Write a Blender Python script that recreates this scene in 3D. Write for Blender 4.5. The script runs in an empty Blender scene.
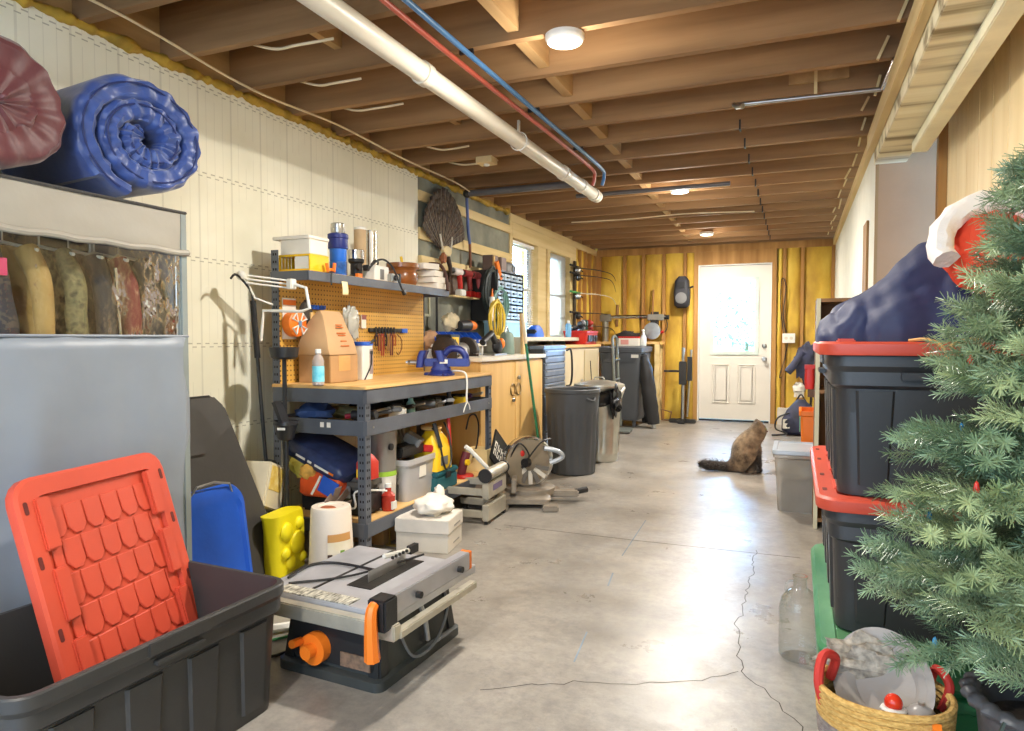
import bpy, bmesh, math, random
from mathutils import Vector, Matrix, Euler, noise as mnoise
R = math.radians
PI = math.pi
random.seed(7)
sc = bpy.context.scene
col = sc.collection
# ------------------------------------------------------------------ camera (level of a standing tripod, turned to the left of the room axis)
H = 1.09
FPX = 684.0
YAW = math.atan(285 / FPX)
PIT = math.atan(26.5 / FPX)
cd = bpy.data.cameras.new('camera')
cam = bpy.data.objects.new('camera', cd)
col.objects.link(cam)
cam.location = (0, 0, H)
cam.rotation_euler = (PI / 2 - PIT, 0, YAW)
cd.sensor_width = 36
cd.lens = 36 * FPX / 1024
cd.clip_start = 0.02
sc.camera = cam
_fw = Vector((-math.sin(YAW) * math.cos(PIT), math.cos(YAW) * math.cos(PIT), -math.sin(PIT)))
_rt = Vector((math.cos(YAW), math.sin(YAW), 0))
_up = _rt.cross(_fw)
def hit(px, py, ax, v):
    """point of the room seen at px,py of the photograph on the plane where coordinate ax equals v (measuring aid)"""
    r = _fw + _rt * ((px - 512) / FPX) + _up * ((365.5 - py) / FPX)
    c = Vector((0, 0, H))
    return c + r * ((v - c[ax]) / r[ax])
def PX(px, py, v): return hit(px, py, 0, v)
def PY(px, py, v): return hit(px, py, 1, v)
def PZ(px, py, v): return hit(px, py, 2, v)
def YA(px, x): return PX(px, 345, x).y
def XA(px, y): return PY(px, 345, y).x

# ------------------------------------------------------------------ materials
def lin(c):
    f = lambda v: v / 12.92 if v <= 0.04045 else ((v + 0.055) / 1.055) ** 2.4
    return tuple(f(x / 255) for x in c) + (1,)
_m = {}
def mat(name, c=(128, 128, 128), rough=.6, metal=0, var=.12, sc_=5, st=(1, 1, 1), bump=.08, bsc=60, c2=None, trans=0, emit=0, ior=1.45, coat=0, alpha=1, sheen=0, c3=None, detail=5, spec=None):
    if name in _m: return _m[name]
    m = bpy.data.materials.new(name); m.use_nodes = True; _m[name] = m
    nt = m.node_tree; N = nt.nodes; L = nt.links
    b = N['Principled BSDF']
    tc = N.new('ShaderNodeTexCoord'); mp = N.new('ShaderNodeMapping'); mp.inputs['Scale'].default_value = st
    L.new(tc.outputs['Object'], mp.inputs['Vector'])
    n = N.new('ShaderNodeTexNoise'); n.inputs['Scale'].default_value = sc_; n.inputs['Detail'].default_value = detail
    L.new(mp.outputs[0], n.inputs['Vector'])
    cr = N.new('ShaderNodeValToRGB'); e = cr.color_ramp.elements
    base = lin(c)
    if c2:
        a0, a1 = base, lin(c2)
    else:
        a0 = tuple(max(0, x * (1 - var)) for x in base[:3]) + (1,); a1 = tuple(min(1, x * (1 + var)) for x in base[:3]) + (1,)
    e[0].position = .33; e[1].position = .67; e[0].color = a0; e[1].color = a1
    if c3:
        k = e.new(.5); k.color = lin(c3)
    L.new(n.outputs['Fac'], cr.inputs[0]); L.new(cr.outputs[0], b.inputs['Base Color'])
    b.inputs['Roughness'].default_value = rough; b.inputs['Metallic'].default_value = metal
    b.inputs['IOR'].default_value = ior; b.inputs['Alpha'].default_value = alpha
    if trans: b.inputs['Transmission Weight'].default_value = trans
    if coat: b.inputs['Coat Weight'].default_value = coat; b.inputs['Coat Roughness'].default_value = .25
    if sheen: b.inputs['Sheen Weight'].default_value = sheen
    if spec is not None: b.inputs['Specular IOR Level'].default_value = spec
    if emit:
        b.inputs['Emission Color'].default_value = base; b.inputs['Emission Strength'].default_value = emit
    if bump:
        n2 = N.new('ShaderNodeTexNoise'); n2.inputs['Scale'].default_value = bsc; n2.inputs['Detail'].default_value = 4
        L.new(mp.outputs[0], n2.inputs['Vector'])
        bp = N.new('ShaderNodeBump'); bp.inputs['Strength'].default_value = bump; bp.inputs['Distance'].default_value = .01
        L.new(n2.outputs['Fac'], bp.inputs['Height']); L.new(bp.outputs[0], b.inputs['Normal'])
    return m
def wood(name, c, c2, ax=1, rough=.7, sc_=14, bump=.12, c3=None):
    st = [1, 1, 1]; st[ax] = .07
    return mat(name, c, rough, c2=c2, sc_=sc_, st=tuple(st), bump=bump, bsc=40, c3=c3)
def nd(nt, t, **k):
    n = nt.nodes.new(t)
    for a, v in k.items(): setattr(n, a, v)
    return n
def mth(nt, op, a, b=None):
    n = nt.nodes.new('ShaderNodeMath'); n.operation = op
    for i, v in enumerate((a, b)):
        if v is None: continue
        if isinstance(v, (int, float)): n.inputs[i].default_value = v
        else: nt.links.new(v, n.inputs[i])
    return n.outputs[0]

# ------------------------------------------------------------------ mesh helpers
def frame(t):
    t = t.normalized()
    a = Vector((0, 0, 1)) if abs(t.z) < .9 else Vector((1, 0, 0))
    u = a.cross(t).normalized()
    return u, t.cross(u)
def rr(w, d, z, r=.02, cx=0, cy=0, n=4):
    """rounded-rectangle ring"""
    r = min(r, w / 2 - 1e-4, d / 2 - 1e-4); out = []
    for sx, sy, a0 in ((1, 1, 0), (-1, 1, 90), (-1, -1, 180), (1, -1, 270)):
        for k in range(n + 1):
            a = R(a0 + 90 * k / n)
            out.append(Vector((cx + sx * (w / 2 - r) + r * math.cos(a), cy + sy * (d / 2 - r) + r * math.sin(a), z)))
    return out
def ell(c, u, v, ru, rv, n=20):
    return [Vector(c) + u * (ru * math.cos(2 * PI * k / n)) + v * (rv * math.sin(2 * PI * k / n)) for k in range(n)]
class MB:
    def __init__(s): s.bm = bmesh.new()
    def _box(s, P):
        v = [s.bm.verts.new(p) for p in P]
        for q in ((0, 3, 2, 1), (4, 5, 6, 7), (0, 1, 5, 4), (1, 2, 6, 5), (2, 3, 7, 6), (3, 0, 4, 7)): s.bm.faces.new([v[i] for i in q])
        return s
    def box(s, x0, x1, y0, y1, z0, z1):
        return s._box([Vector(p) for p in ((x0, y0, z0), (x1, y0, z0), (x1, y1, z0), (x0, y1, z0), (x0, y0, z1), (x1, y0, z1), (x1, y1, z1), (x0, y1, z1))])
    def ob(s, c, size, rot=(0, 0, 0)):
        m = Euler(rot).to_matrix(); c = Vector(c); a, b, d = (x / 2 for x in size)
        return s._box([c + m @ Vector(p) for p in ((-a, -b, -d), (a, -b, -d), (a, b, -d), (-a, b, -d), (-a, -b, d), (a, -b, d), (a, b, d), (-a, b, d))])
    def loft(s, rings, cap=(1, 1), closed=False):
        V = [[s.bm.verts.new(p) for p in r] for r in rings]; n = len(rings[0])
        prs = list(zip(V, V[1:])) + ([(V[-1], V[0])] if closed else [])
        for a, b in prs:
            for k in range(n): s.bm.faces.new((a[k], a[(k + 1) % n], b[(k + 1) % n], b[k]))
        if not closed:
            if cap[0]: s.bm.faces.new(V[0][::-1])
            if cap[1]: s.bm.faces.new(V[-1])
        return s
    def cyl(s, p0, p1, r, r2=None, n=16, cap=(1, 1)):
        p0, p1 = Vector(p0), Vector(p1); u, v = frame(p1 - p0); r2 = r if r2 is None else r2
        return s.loft([ell(p0, u, v, r, r, n), ell(p1, u, v, r2, r2, n)], cap)
    def tube(s, pts, r, n=8, closed=False):
        P = [Vector(p) for p in pts]; m = len(P); rings = []; u = None
        for i in range(m):
            a = P[(i - 1) % m] if (i > 0 or closed) else P[i]; b = P[(i + 1) % m] if (i < m - 1 or closed) else P[i]
            t = (b - a).normalized() if (b - a).length > 1e-9 else Vector((0, 0, 1))
            if u is None: u, v = frame(t)
            else:
                u = u - t * u.dot(t)
                u = u.normalized() if u.length > 1e-6 else frame(t)[0]
                v = t.cross(u)
            q = r(i / (m - 1)) if callable(r) else r
            rings.append(ell(P[i], u, v, q, q, n))
        return s.loft(rings, closed=closed)
    def lathe(s, prof, c=(0, 0, 0), n=24, ax=(0, 0, 1), cap=(1, 1), sq=(1, 1)):
        ax = Vector(ax).normalized(); u, v = frame(ax); c = Vector(c)
        return s.loft([ell(c + ax * z, u, v, max(r, 1e-4) * sq[0], max(r, 1e-4) * sq[1], n) for r, z in prof], cap)
    def prism(s, poly, a, b, ax='z'):
        f = {'z': lambda p, t: (p[0], p[1], t), 'x': lambda p, t: (t, p[0], p[1]), 'y': lambda p, t: (p[0], t, p[1])}[ax]
        return s.loft([[Vector(f(p, a)) for p in poly], [Vector(f(p, b)) for p in poly]])
    def grid(s, f, nu, nv):
        V = [[s.bm.verts.new(f(i / nu, j / nv)) for j in range(nv + 1)] for i in range(nu + 1)]
        for i in range(nu):
            for j in range(nv): s.bm.faces.new((V[i][j], V[i + 1][j], V[i + 1][j + 1], V[i][j + 1]))
        return s
    def ball(s, c, r, n=12, amp=0, fr=3, seed=0):
        rx, ry, rz = (r, r, r) if isinstance(r, (int, float)) else r; c = Vector(c); rings = []
        m = max(6, n * 3 // 4)
        for i in range(m + 1):
            th = PI * max(.02, min(.98, i / m)); ring = []
            for k in range(n):
                d = Vector((math.sin(th) * math.cos(2 * PI * k / n), math.sin(th) * math.sin(2 * PI * k / n), -math.cos(th)))
                q = 1 + (amp * mnoise.noise(d * fr + Vector((seed, seed * 2.1, 0))) if amp else 0)
                ring.append(c + Vector((d.x * rx, d.y * ry, d.z * rz)) * q)
            rings.append(ring)
        return s.loft(rings)
    def quad(s, a, b, c, d):
        s.bm.faces.new([s.bm.verts.new(Vector(p)) for p in (a, b, c, d)]); return s
    def tri(s, a, b, c):
        s.bm.faces.new([s.bm.verts.new(p) for p in (a, b, c)]); return s
    def xf(s, M):
        bmesh.ops.transform(s.bm, matrix=M, verts=s.bm.verts); return s
    def jitter(s, amp, fr=4, seed=0):
        for v in s.bm.verts:
            q = v.co * fr + Vector((seed, 0, 0)); v.co += mnoise.noise_vector(q) * amp
        return s
    def build(s, name, m, parent=None, bev=0, ang=38, thick=0, seg=2, sub=0, recalc=True):
        bm = s.bm
        if recalc: bmesh.ops.recalc_face_normals(bm, faces=bm.faces)
        if bev:
            es = [e for e in bm.edges if len(e.link_faces) == 2 and e.calc_face_angle(0) > R(30)]
            bmesh.ops.bevel(bm, geom=es, offset=bev, segments=seg, affect='EDGES', clamp_overlap=True)
        for f in bm.faces: f.smooth = True
        for e in bm.edges:
            if len(e.link_faces) == 2 and e.calc_face_angle(0) > R(ang): e.smooth = False
        me = bpy.data.meshes.new(name); bm.to_mesh(me); bm.free()
        o = bpy.data.objects.new(name, me); col.objects.link(o)
        if isinstance(m, (list, tuple)):
            for q in m: me.materials.append(q)
        else: me.materials.append(m)
        if parent: o.parent = parent
        if thick:
            md = o.modifiers.new('solid', 'SOLIDIFY'); md.thickness = thick; md.offset = 0
        if sub:
            md = o.modifiers.new('sub', 'SUBSURF'); md.levels = md.render_levels = sub
        return o
def tag(o, label=None, cat=None, group=None, kind=None, loc=None, rot=None):
    if label: o['label'] = label
    if cat: o['category'] = cat
    if group: o['group'] = group
    if kind: o['kind'] = kind
    if loc is not None: o.location = loc
    if rot is not None: o.rotation_euler = rot
    return o
def thing(name, label, cat, loc=(0, 0, 0), rz=0, group=None, rot=None):
    o = bpy.data.objects.new(name, None); col.objects.link(o); o.empty_display_size = .05
    return tag(o, label, cat, group, None, loc, rot if rot else (0, 0, rz))
def struct(name, b, m, parent=None, **k):
    o = b.build(name, m, parent, **k)
    if not parent: o['kind'] = 'structure'
    return o
def dup(root, loc=None, rot=None, label=None, par=None):
    c = root.copy(); col.objects.link(c)
    if par: c.parent = par
    if loc is not None: c.location = loc
    if rot is not None: c.rotation_euler = rot
    if label: c['label'] = label
    for ch in list(root.children): dup(ch, par=c)
    return c
def B(*a): return MB().box(*a)
def catmull(pts, k=6):
    P = [Vector(p) for p in pts]; P = [P[0]] + P + [P[-1]]; out = []
    for i in range(1, len(P) - 2):
        a, b, c, d = P[i - 1:i + 3]
        for j in range(k):
            t = j / k
            out.append(.5 * ((2 * b) + (c - a) * t + (2 * a - 5 * b + 4 * c - d) * t * t + (3 * b - a - 3 * c + d) * t ** 3))
    return out + [P[-2]]
def cable(name, pts, r, m, parent=None, k=6, n=6):
    return MB().tube(catmull(pts, k), r, n).build(name, m, parent)
# ================================================================== materials shared by many things
JOIST = wood('joist_wood', (124, 92, 58), (166, 128, 86), 0, .75, 10, .15)
JOIST2 = wood('joist_wood_long', (158, 124, 80), (192, 156, 106), 1, .75, 10, .15)
STUD = wood('stud_wood', (150, 106, 52), (184, 138, 76), 2, .7, 12, .1)
PINE = wood('pine_boards', (234, 208, 150), (248, 226, 176), 2, .55, 9, .05)
PLY = wood('plywood', (204, 160, 96), (228, 188, 124), 1, .6, 10, .05)
LUMBER = wood('lumber', (206, 180, 122), (226, 204, 152), 1, .7, 12, .1)
BEAMW = wood('beam_wood_shadow_bands', (138, 124, 92), (240, 234, 204), 0, .75, 9, .25, c3=(228, 220, 184))  # dark bands across the beam: stains and knots, with shadow bands painted in
GREYSTEEL = mat('grey_painted_steel', (92, 96, 104), .42, .25, .18, 6, bump=.05, bsc=90)
STEEL = mat('brushed_steel', (176, 176, 172), .3, .9, .12, 12)
CHROME = mat('bright_metal', (205, 205, 205), .18, 1, .05)
DARKMETAL = mat('dark_metal', (60, 58, 56), .45, .6, .2)
BLACKP = mat('black_plastic', (34, 34, 35), .42, 0, .2, 4)
TOTEP = mat('tote_black_plastic', (52, 51, 50), .42, 0, .12, 3, bump=.04, bsc=120)
REDP = mat('red_lid_plastic', (196, 74, 52), .42, 0, .08, 3, bump=.03)
WHITEP = mat('white_plastic', (226, 224, 216), .45, 0, .06)
WHITEPAPER = mat('white_paper', (228, 222, 210), .8, 0, .06)
ORANGEP = mat('orange_plastic', (232, 120, 34), .42, 0, .08)
YELLOWP = mat('yellow_plastic', (232, 190, 32), .42, 0, .1)
BLUEP = mat('blue_plastic', (30, 84, 186), .4, 0, .12)
CARD = mat('cardboard', (178, 140, 96), .8, 0, .1, 6, bump=.04)
REDPL = mat('tool_red_plastic', (186, 40, 32), .4, 0, .15)
GREYP = mat('mid_grey_plastic', (112, 112, 112), .5, 0, .12)
RUBBER = mat('black_rubber', (26, 26, 27), .7, 0, .2)
COPPER = mat('brown_pipe', (110, 66, 40), .5, .3, .2)

# ================================================================== the setting
LX, RX, BY, NY, CZ = -2.62, .42, 9.39, -1.6, 2.33
# concrete floor
def floor_mat():
    m = bpy.data.materials.new('concrete_floor'); m.use_nodes = True; nt = m.node_tree; N = nt.nodes; L = nt.links; b = N['Principled BSDF']
    tc = N.new('ShaderNodeTexCoord')
    def noi(s, d=6, r=.6):
        n = N.new('ShaderNodeTexNoise'); n.inputs['Scale'].default_value = s; n.inputs['Detail'].default_value = d; n.inputs['Roughness'].default_value = r
        L.new(tc.outputs['Object'], n.inputs['Vector']); return n.outputs['Fac']
    def ramp(f, *st):
        r = N.new('ShaderNodeValToRGB'); e = r.color_ramp.elements
        for i, (p, c) in enumerate(st):
            k = e[i] if i < 2 else e.new(p)
            k.position = p; k.color = c if len(c) == 4 else lin(c)
        L.new(f, r.inputs[0]); return r.outputs[0]
    base = ramp(noi(1.7, 10, .68), (.3, (116, 111, 104)), (.7, (164, 158, 148)))
    mot = ramp(noi(22, 10, .78), (.32, (.62, .62, .65, 1)), (.60, (1.12, 1.11, 1.10, 1)))
    mx = N.new('ShaderNodeMixRGB'); mx.blend_type = 'MULTIPLY'; mx.inputs[0].default_value = .75
    L.new(base, mx.inputs[1]); L.new(mot, mx.inputs[2])
    spk = ramp(noi(5.5, 10, .78), (.56, (1, 1, 1, 1)), (.72, (.62, .60, .57, 1)))
    mx2 = N.new('ShaderNodeMixRGB'); mx2.blend_type = 'MULTIPLY'; mx2.inputs[0].default_value = .8
    L.new(mx.outputs[0], mx2.inputs[1]); L.new(spk, mx2.inputs[2]); L.new(mx2.outputs[0], b.inputs['Base Color'])
    rg = N.new('ShaderNodeMapRange'); rg.inputs[1].default_value = .3; rg.inputs[2].default_value = .7; rg.inputs[3].default_value = .24; rg.inputs[4].default_value = .44
    L.new(noi(3, 8, .7), rg.inputs[0]); L.new(rg.outputs[0], b.inputs['Roughness'])
    b.inputs['Specular IOR Level'].default_value = .68
    bp = N.new('ShaderNodeBump'); bp.inputs['Strength'].default_value = .12; bp.inputs['Distance'].default_value = .01
    L.new(noi(28, 8, .7), bp.inputs['Height']); L.new(bp.outputs[0], b.inputs['Normal'])
    return m
fl = struct('floor', B(-2.9, 2.6, NY - 3, BY + .15, -.1, 0), floor_mat())
DARKLINE = mat('crack_dark', (72, 66, 58), .9)
CHALK = mat('blue_chalk', (126, 140, 152), .9)
def strip(name, pts, w, m, seed=0):
    b = MB(); P = [Vector((p.x, p.y, .0006)) for p in pts]
    for i in range(len(P) - 1):
        a, c = P[i], P[i + 1]; t = (c - a).normalized(); nrm = Vector((-t.y, t.x, 0)) * w / 2
        b.quad(a - nrm, c - nrm, c + nrm, a + nrm)
    b.build(name, m, fl)
def crackline(pix, w, rnd=.012):
    P = [PZ(x, y, 0) for x, y in pix]; out = []
    for a, c in zip(P, P[1:]):
        n = max(2, int((c - a).length / .035))
        for k in range(n):
            q = a.lerp(c, k / n); out.append(q + Vector((random.uniform(-rnd, rnd), random.uniform(-rnd, rnd), 0)))
    return out + [P[-1]]
strip('crack', crackline([(757, 550), (748, 590), (737, 625), (738, 648), (742, 672), (768, 690), (800, 728), (830, 790)], .004), .0032, DARKLINE)
strip('crack', crackline([(742, 672), (690, 681), (640, 684), (600, 682), (540, 684), (480, 690)], .003), .0028, DARKLINE)
strip('control_joint', [PZ(504, 525, 0), PZ(640, 541, 0), PZ(800, 558, 0)], .006, DARKLINE)
strip('chalk_mark', [PZ(646, 520, 0), PZ(622, 556, 0)], .006, CHALK)
strip('chalk_mark', [PZ(613, 573, 0), PZ(608, 586, 0)], .008, CHALK)
strip('chalk_mark', [PZ(587, 632, 0), PZ(574, 662, 0)], .006, CHALK)
# ICF foam wall, near part of the left wall
def icf_mat():
    m = mat('foam_form_wall', (234, 232, 212), .75, 0, .05, 3, bump=0, c2=(246, 244, 226)); nt = m.node_tree; b = nt.nodes['Principled BSDF']
    tc = nd(nt, 'ShaderNodeTexCoord'); sp = nd(nt, 'ShaderNodeSeparateXYZ'); nt.links.new(tc.outputs['Object'], sp.inputs[0]); y, z = sp.outputs[1], sp.outputs[2]
    nz = nd(nt, 'ShaderNodeTexNoise'); nz.inputs['Scale'].default_value = 3.0; nt.links.new(tc.outputs['Object'], nz.inputs['Vector'])
    v = mth(nt, 'LESS_THAN', mth(nt, 'FRACT', mth(nt, 'MULTIPLY', y, 1 / .0508)), .07)
    v = mth(nt, 'MULTIPLY', v, mth(nt, 'GREATER_THAN', nz.outputs['Fac'], .44))
    v2 = mth(nt, 'LESS_THAN', mth(nt, 'FRACT', mth(nt, 'MULTIPLY', y, 1 / .2032)), .05)
    v = mth(nt, 'MAXIMUM', mth(nt, 'MULTIPLY', v, .6), mth(nt, 'MULTIPLY', v2, .8))
    zz = mth(nt, 'FRACT', mth(nt, 'MULTIPLY', mth(nt, 'ADD', z, .145), 1 / .4064))
    h1 = mth(nt, 'LESS_THAN', mth(nt, 'ABSOLUTE', mth(nt, 'SUBTRACT', zz, .985)), .007)
    h2 = mth(nt, 'LESS_THAN', mth(nt, 'ABSOLUTE', mth(nt, 'SUBTRACT', zz, .945)), .006)
    d1 = mth(nt, 'GREATER_THAN', mth(nt, 'FRACT', mth(nt, 'MULTIPLY', y, 1 / .0508)), .5)
    d2 = mth(nt, 'LESS_THAN', mth(nt, 'FRACT', mth(nt, 'MULTIPLY', y, 1 / .0508)), .5)
    h = mth(nt, 'MAXIMUM', mth(nt, 'MULTIPLY', h1, d1), mth(nt, 'MULTIPLY', h2, d2))
    tot = mth(nt, 'MAXIMUM', mth(nt, 'MULTIPLY', v, .22), mth(nt, 'MULTIPLY', h, .5))
    mx = nd(nt, 'ShaderNodeMixRGB'); nt.links.new(tot, mx.inputs[0]); src = b.inputs['Base Color'].links[0].from_socket
    nt.links.new(src, mx.inputs[1]); mx.inputs[2].default_value = lin((96, 88, 66)); nt.links.new(mx.outputs[0], b.inputs['Base Color'])
    bp = nd(nt, 'ShaderNodeBump'); bp.inputs['Strength'].default_value = .35; bp.inputs['Distance'].default_value = .004; bp.invert = True
    nt.links.new(tot, bp.inputs['Height']); nt.links.new(bp.outputs[0], b.inputs['Normal']); return m
struct('wall_left', B(LX - .18, LX, NY, 4.466, 0, CZ - .005), icf_mat())
CONC = mat('bare_concrete', (104, 106, 98), .85, 0, .2, 3.5, bump=.3, bsc=25, c2=(152, 152, 134), detail=9)
struct('wall_left', B(LX - .18, LX - .012, 4.466, 6.237, 0, CZ - .005), CONC)
cw = B(LX - .012, LX + .012, 4.47, 6.23, 2.125, 2.20).build('trim_1', LUMBER); cw['kind'] = 'structure'
cw = B(LX - .012, LX + .012, 4.47, 6.23, 1.84, 1.925).build('trim_2', LUMBER); cw['kind'] = 'structure'
cw = B(LX - .012, LX + .03, 4.47, 5.62, 1.63, 1.715).build('trim_3', LUMBER, bev=.003); cw['kind'] = 'structure'
FOAM = mat('spray_foam_yellow', (160, 122, 52), .75, 0, .1, 2.6, bump=.8, bsc=16, c2=(226, 196, 84), c3=(206, 168, 62), st=(1, 1, .5))
def foam(y0, y1, x0, z0, z1, ax):
    def f(u, v):
        a = y0 + (y1 - y0) * u; z = z0 + (z1 - z0) * v
        q = .03 * mnoise.noise(Vector((a * 4, z * 2.2, x0))) + .012 * mnoise.noise(Vector((a * 14, z * 12, 3)))
        bul = .03 * math.sin(PI * u) ** .5 if 0 < u < 1 else 0
        return Vector((x0 + q + bul, a, z)) if ax == 0 else Vector((a, x0 - q - bul, z))
    return MB().grid(f, 10, 40)
# stud-framed far part of the left wall with two windows
WLS = [(6.237, 6.31), (7.03, 7.28), (7.30, 7.40), (8.18, 8.42), (8.62, 8.66), (8.86, 8.90), (9.08, 9.12), (9.30, 9.39)]
sw = MB()
struct('wall_left', B(LX - .2, LX - .15, 6.237, BY + .15, 0, .98), FOAM)
struct('wall_left', B(LX - .2, LX - .15, 6.237, BY + .15, 2.10, CZ), FOAM)
for a, c in ((6.237, 6.31), (7.03, 7.40), (8.18, BY + .15)): struct('wall_left', B(LX - .2, LX - .15, a, c, .98, 2.10), FOAM)
for i, (a, c) in enumerate(WLS): struct('wall_stud', B(LX - .15, LX + (.012 if i in (2,) else 0), a, c, 0, 2.0995 if 0 < i < 4 else CZ - .0801), LUMBER if i < 4 else STUD, bev=.003)
prev = 8.42
for a, c in WLS[4:]:
    struct('wall_foam', foam(prev, a, LX - .05, 0, CZ - .08, 0), FOAM); prev = c
struct('window_header', B(LX - .15, LX, 6.31, 8.42, 2.10, 2.25), LUMBER, bev=.003)
struct('wall_plate', B(LX - .15, LX + .005, 6.237, BY, 2.25, CZ - .003), LUMBER, bev=.003)
struct('window_apron', B(LX - .15, LX, 6.31, 8.18, 0, 1.10), mat('apron_board', (214, 206, 184), .7), bev=.003)
GLASSW = mat('window_glass', (240, 248, 250), .05, 0, 0, bump=0, trans=1, ior=1.02)
VINYLW = mat('white_vinyl', (232, 236, 232), .4, 0, .04)
for i, (a, c) in enumerate(((6.31, 7.03), (7.40, 8.18))):
    fr = MB().box(LX - .14, LX - .08, a, a + .045, 1.10, 2.10).box(LX - .14, LX - .08, c - .045, c, 1.10, 2.10).box(LX - .14, LX - .08, a + .045, c - .045, 1.10, 1.15).box(LX - .14, LX - .08, a + .045, c - .045, 2.05, 2.10).box(LX - .13, LX - .09, a + .045, c - .045, 1.60, 1.63)
    w = struct('window_%d' % (i + 1), fr, VINYLW, bev=.003)
    B(LX - .115, LX - .111, a + .045, c - .045, 1.15, 2.05).build('pane', GLASSW, w)
    struct('window_stool', B(LX - .08, LX + .03, a - .02, c + .02, 1.085, 1.115), VINYLW, w, bev=.004)
SLAT = mat('blind_slat', (240, 240, 234), .5, 0, .03)
bl = thing('window_blind', 'white slatted blind hanging in the nearer of the two left wall windows', 'blind', (LX - .05, 6.67, 2.09))
B(-.015, .015, -.33, .33, -.03, 0).build('head_rail', SLAT, bl)
for k in range(34): MB().ob((0, 0, -.05 - k * .026), (.022, .64, .0012), (0, R(35), 0)).build('slat', SLAT, bl)
PFILM = mat('cloudy_film', (238, 242, 240), .35, 0, .03, bump=.15, bsc=6, trans=.55, ior=1.1)
pf = MB().grid(lambda u, v: Vector((.004 * mnoise.noise(Vector((u * 5, v * 7, 1))), -.37 + .74 * u, -.5 + 1.0 * v)), 16, 20).build('plastic_film', PFILM, thick=.001)
tag(pf, 'cloudy plastic film stretched over the farther left wall window', 'plastic sheet', loc=(LX - .06, 7.79, 1.61))
# back wall: yellow spray foam between studs, with the exterior door
struct('wall_back', B(LX - .2, -1.25, BY + .1, BY + .15, 0, CZ + .26), FOAM)
struct('wall_back', B(-.27, 2.6, BY + .1, BY + .15, 0, 2.6), FOAM)
struct('wall_back', B(-1.25, -.27, BY + .1, BY + .15, 2.08, CZ + .26), FOAM)
struct('ceiling_rim', B(LX, 2.6, BY + .05, BY + .10, CZ, CZ + .244), JOIST)
BST = [(-2.62, -2.56), (-2.24, -2.20), (-1.98, -1.94), (-1.70, -1.66), (-1.42, -1.38), (-1.28, -1.222), (-.308, -.25), (-.18, -.14), (.03, .07), (.38, .42)]
for a, c in BST: struct('wall_stud', B(a, c, BY - .02, BY + .1, 0, CZ - .04), STUD, bev=.003)
for (a, c), (d, e) in zip(BST, BST[1:]):
    if d - c > .05 and c != -1.222: struct('wall_foam', foam(c, d, BY + .03, 0, CZ - .04, 1), FOAM)
struct('wall_plate', B(LX, RX, BY - .03, BY + .1, CZ - .09, CZ - .002), STUD, bev=.003)
struct('door_header', B(-1.28, -.25, BY - .015, BY + .1, 2.065, CZ - .09), STUD, bev=.003)
DOORP = mat('door_white_paint', (222, 216, 204), .5, 0, .05, 3, bump=.02)
dr = thing('door_1', 'white half glass entry door in the far yellow wall', 'door', (-.765, BY + .02, .03)); dr['kind'] = 'structure'
dl = MB().box(-.44, -.29, 0, .045, 0, 2.02).box(.29, .44, 0, .045, 0, 2.02).box(-.29, .29, 0, .045, 0, .87).box(-.29, .29, 0, .045, 1.84, 2.02)
dl.build('door_leaf', DOORP, dr)
MB().box(-.305, -.25, -.016, 0, .85, 1.865).box(.25, .305, -.016, 0, .85, 1.865).box(-.25, .25, -.016, 0, .85, .905).box(-.25, .25, -.016, 0, 1.81, 1.865).build('lite_frame', mat('lite_frame_paint', (206, 220, 210), .45), dr, bev=.006)
B(-.29, .29, .018, .024, .87, 1.84).build('pane', GLASSW, dr)
for x in (-.16, .16):
    MB().tube([(x - .105, 0, .22), (x + .105, 0, .22), (x + .105, 0, .72), (x - .105, 0, .72)], .013, 8, True).build('panel_moulding', DOORP, dr)
    MB().box(x - .075, x + .075, -.013, 0, .25, .69).build('panel_field', DOORP, dr, bev=.010)
kn = MB().lathe([(.034, 0), (.034, .006), (.012, .01), (.012, .035), (.026, .045), (.03, .06), (.022, .072), (.002, .074)], (.375, 0, .80), 20, (0, -1, 0)).build('knob', STEEL, dr)
MB().lathe([(.03, 0), (.03, .012), (.02, .018), (.002, .019)], (.375, 0, .97), 20, (0, -1, 0)).ob((.375, -.028, .97), (.008, .02, .03)).build('deadbolt', STEEL, dr)
B(-.44, .44, -.004, .05, -.028, -.006).build('sweep', RUBBER, dr)
for z in (.25, 1.0, 1.78): MB().cyl((-.448, -.006, z - .045), (-.448, -.006, z + .045), .006).build('hinge', STEEL, dr)
struct('door_jamb', MB().box(-1.222, -1.207, BY - .03, BY + .1, 0, 2.065).box(-.323, -.308, BY - .03, BY + .1, 0, 2.065).box(-1.207, -.323, BY - .03, BY + .1, 2.053, 2.065), WHITEP)
# right side: white partition, beam, pine panel and dim drywall beyond the opening
WHITEW = mat('white_drywall', (226, 228, 216), .8, 0, .04)
struct('wall_right', B(RX, RX + .12, 4.66, BY, 0, 2.25), WHITEW)
struct('trim_4', B(RX - .002, RX + .014, 4.64, 4.66, 0, 2.13), wood('brown_end_trim', (150, 122, 84), (176, 146, 104), 2))
nic = B(RX - .014, RX + .004, 5.02, 5.28, 0, 1.86).build('trim_5', wood('niche_board', (138, 104, 62), (170, 132, 84), 2)); nic['kind'] = 'structure'
struct('wall_plate', B(RX - .03, RX + .12, 4.66, BY, 2.25, 2.328), LUMBER, bev=.003)
struct('ceiling_beam', MB().box(RX - .012, RX + .16, NY, 4.66, 2.13, 2.325), BEAMW, bev=.004)
struct('ceiling_beam_ledger', B(RX - .05, RX - .013, NY, 4.66, 2.20, 2.31), LUMBER, bev=.004)
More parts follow.
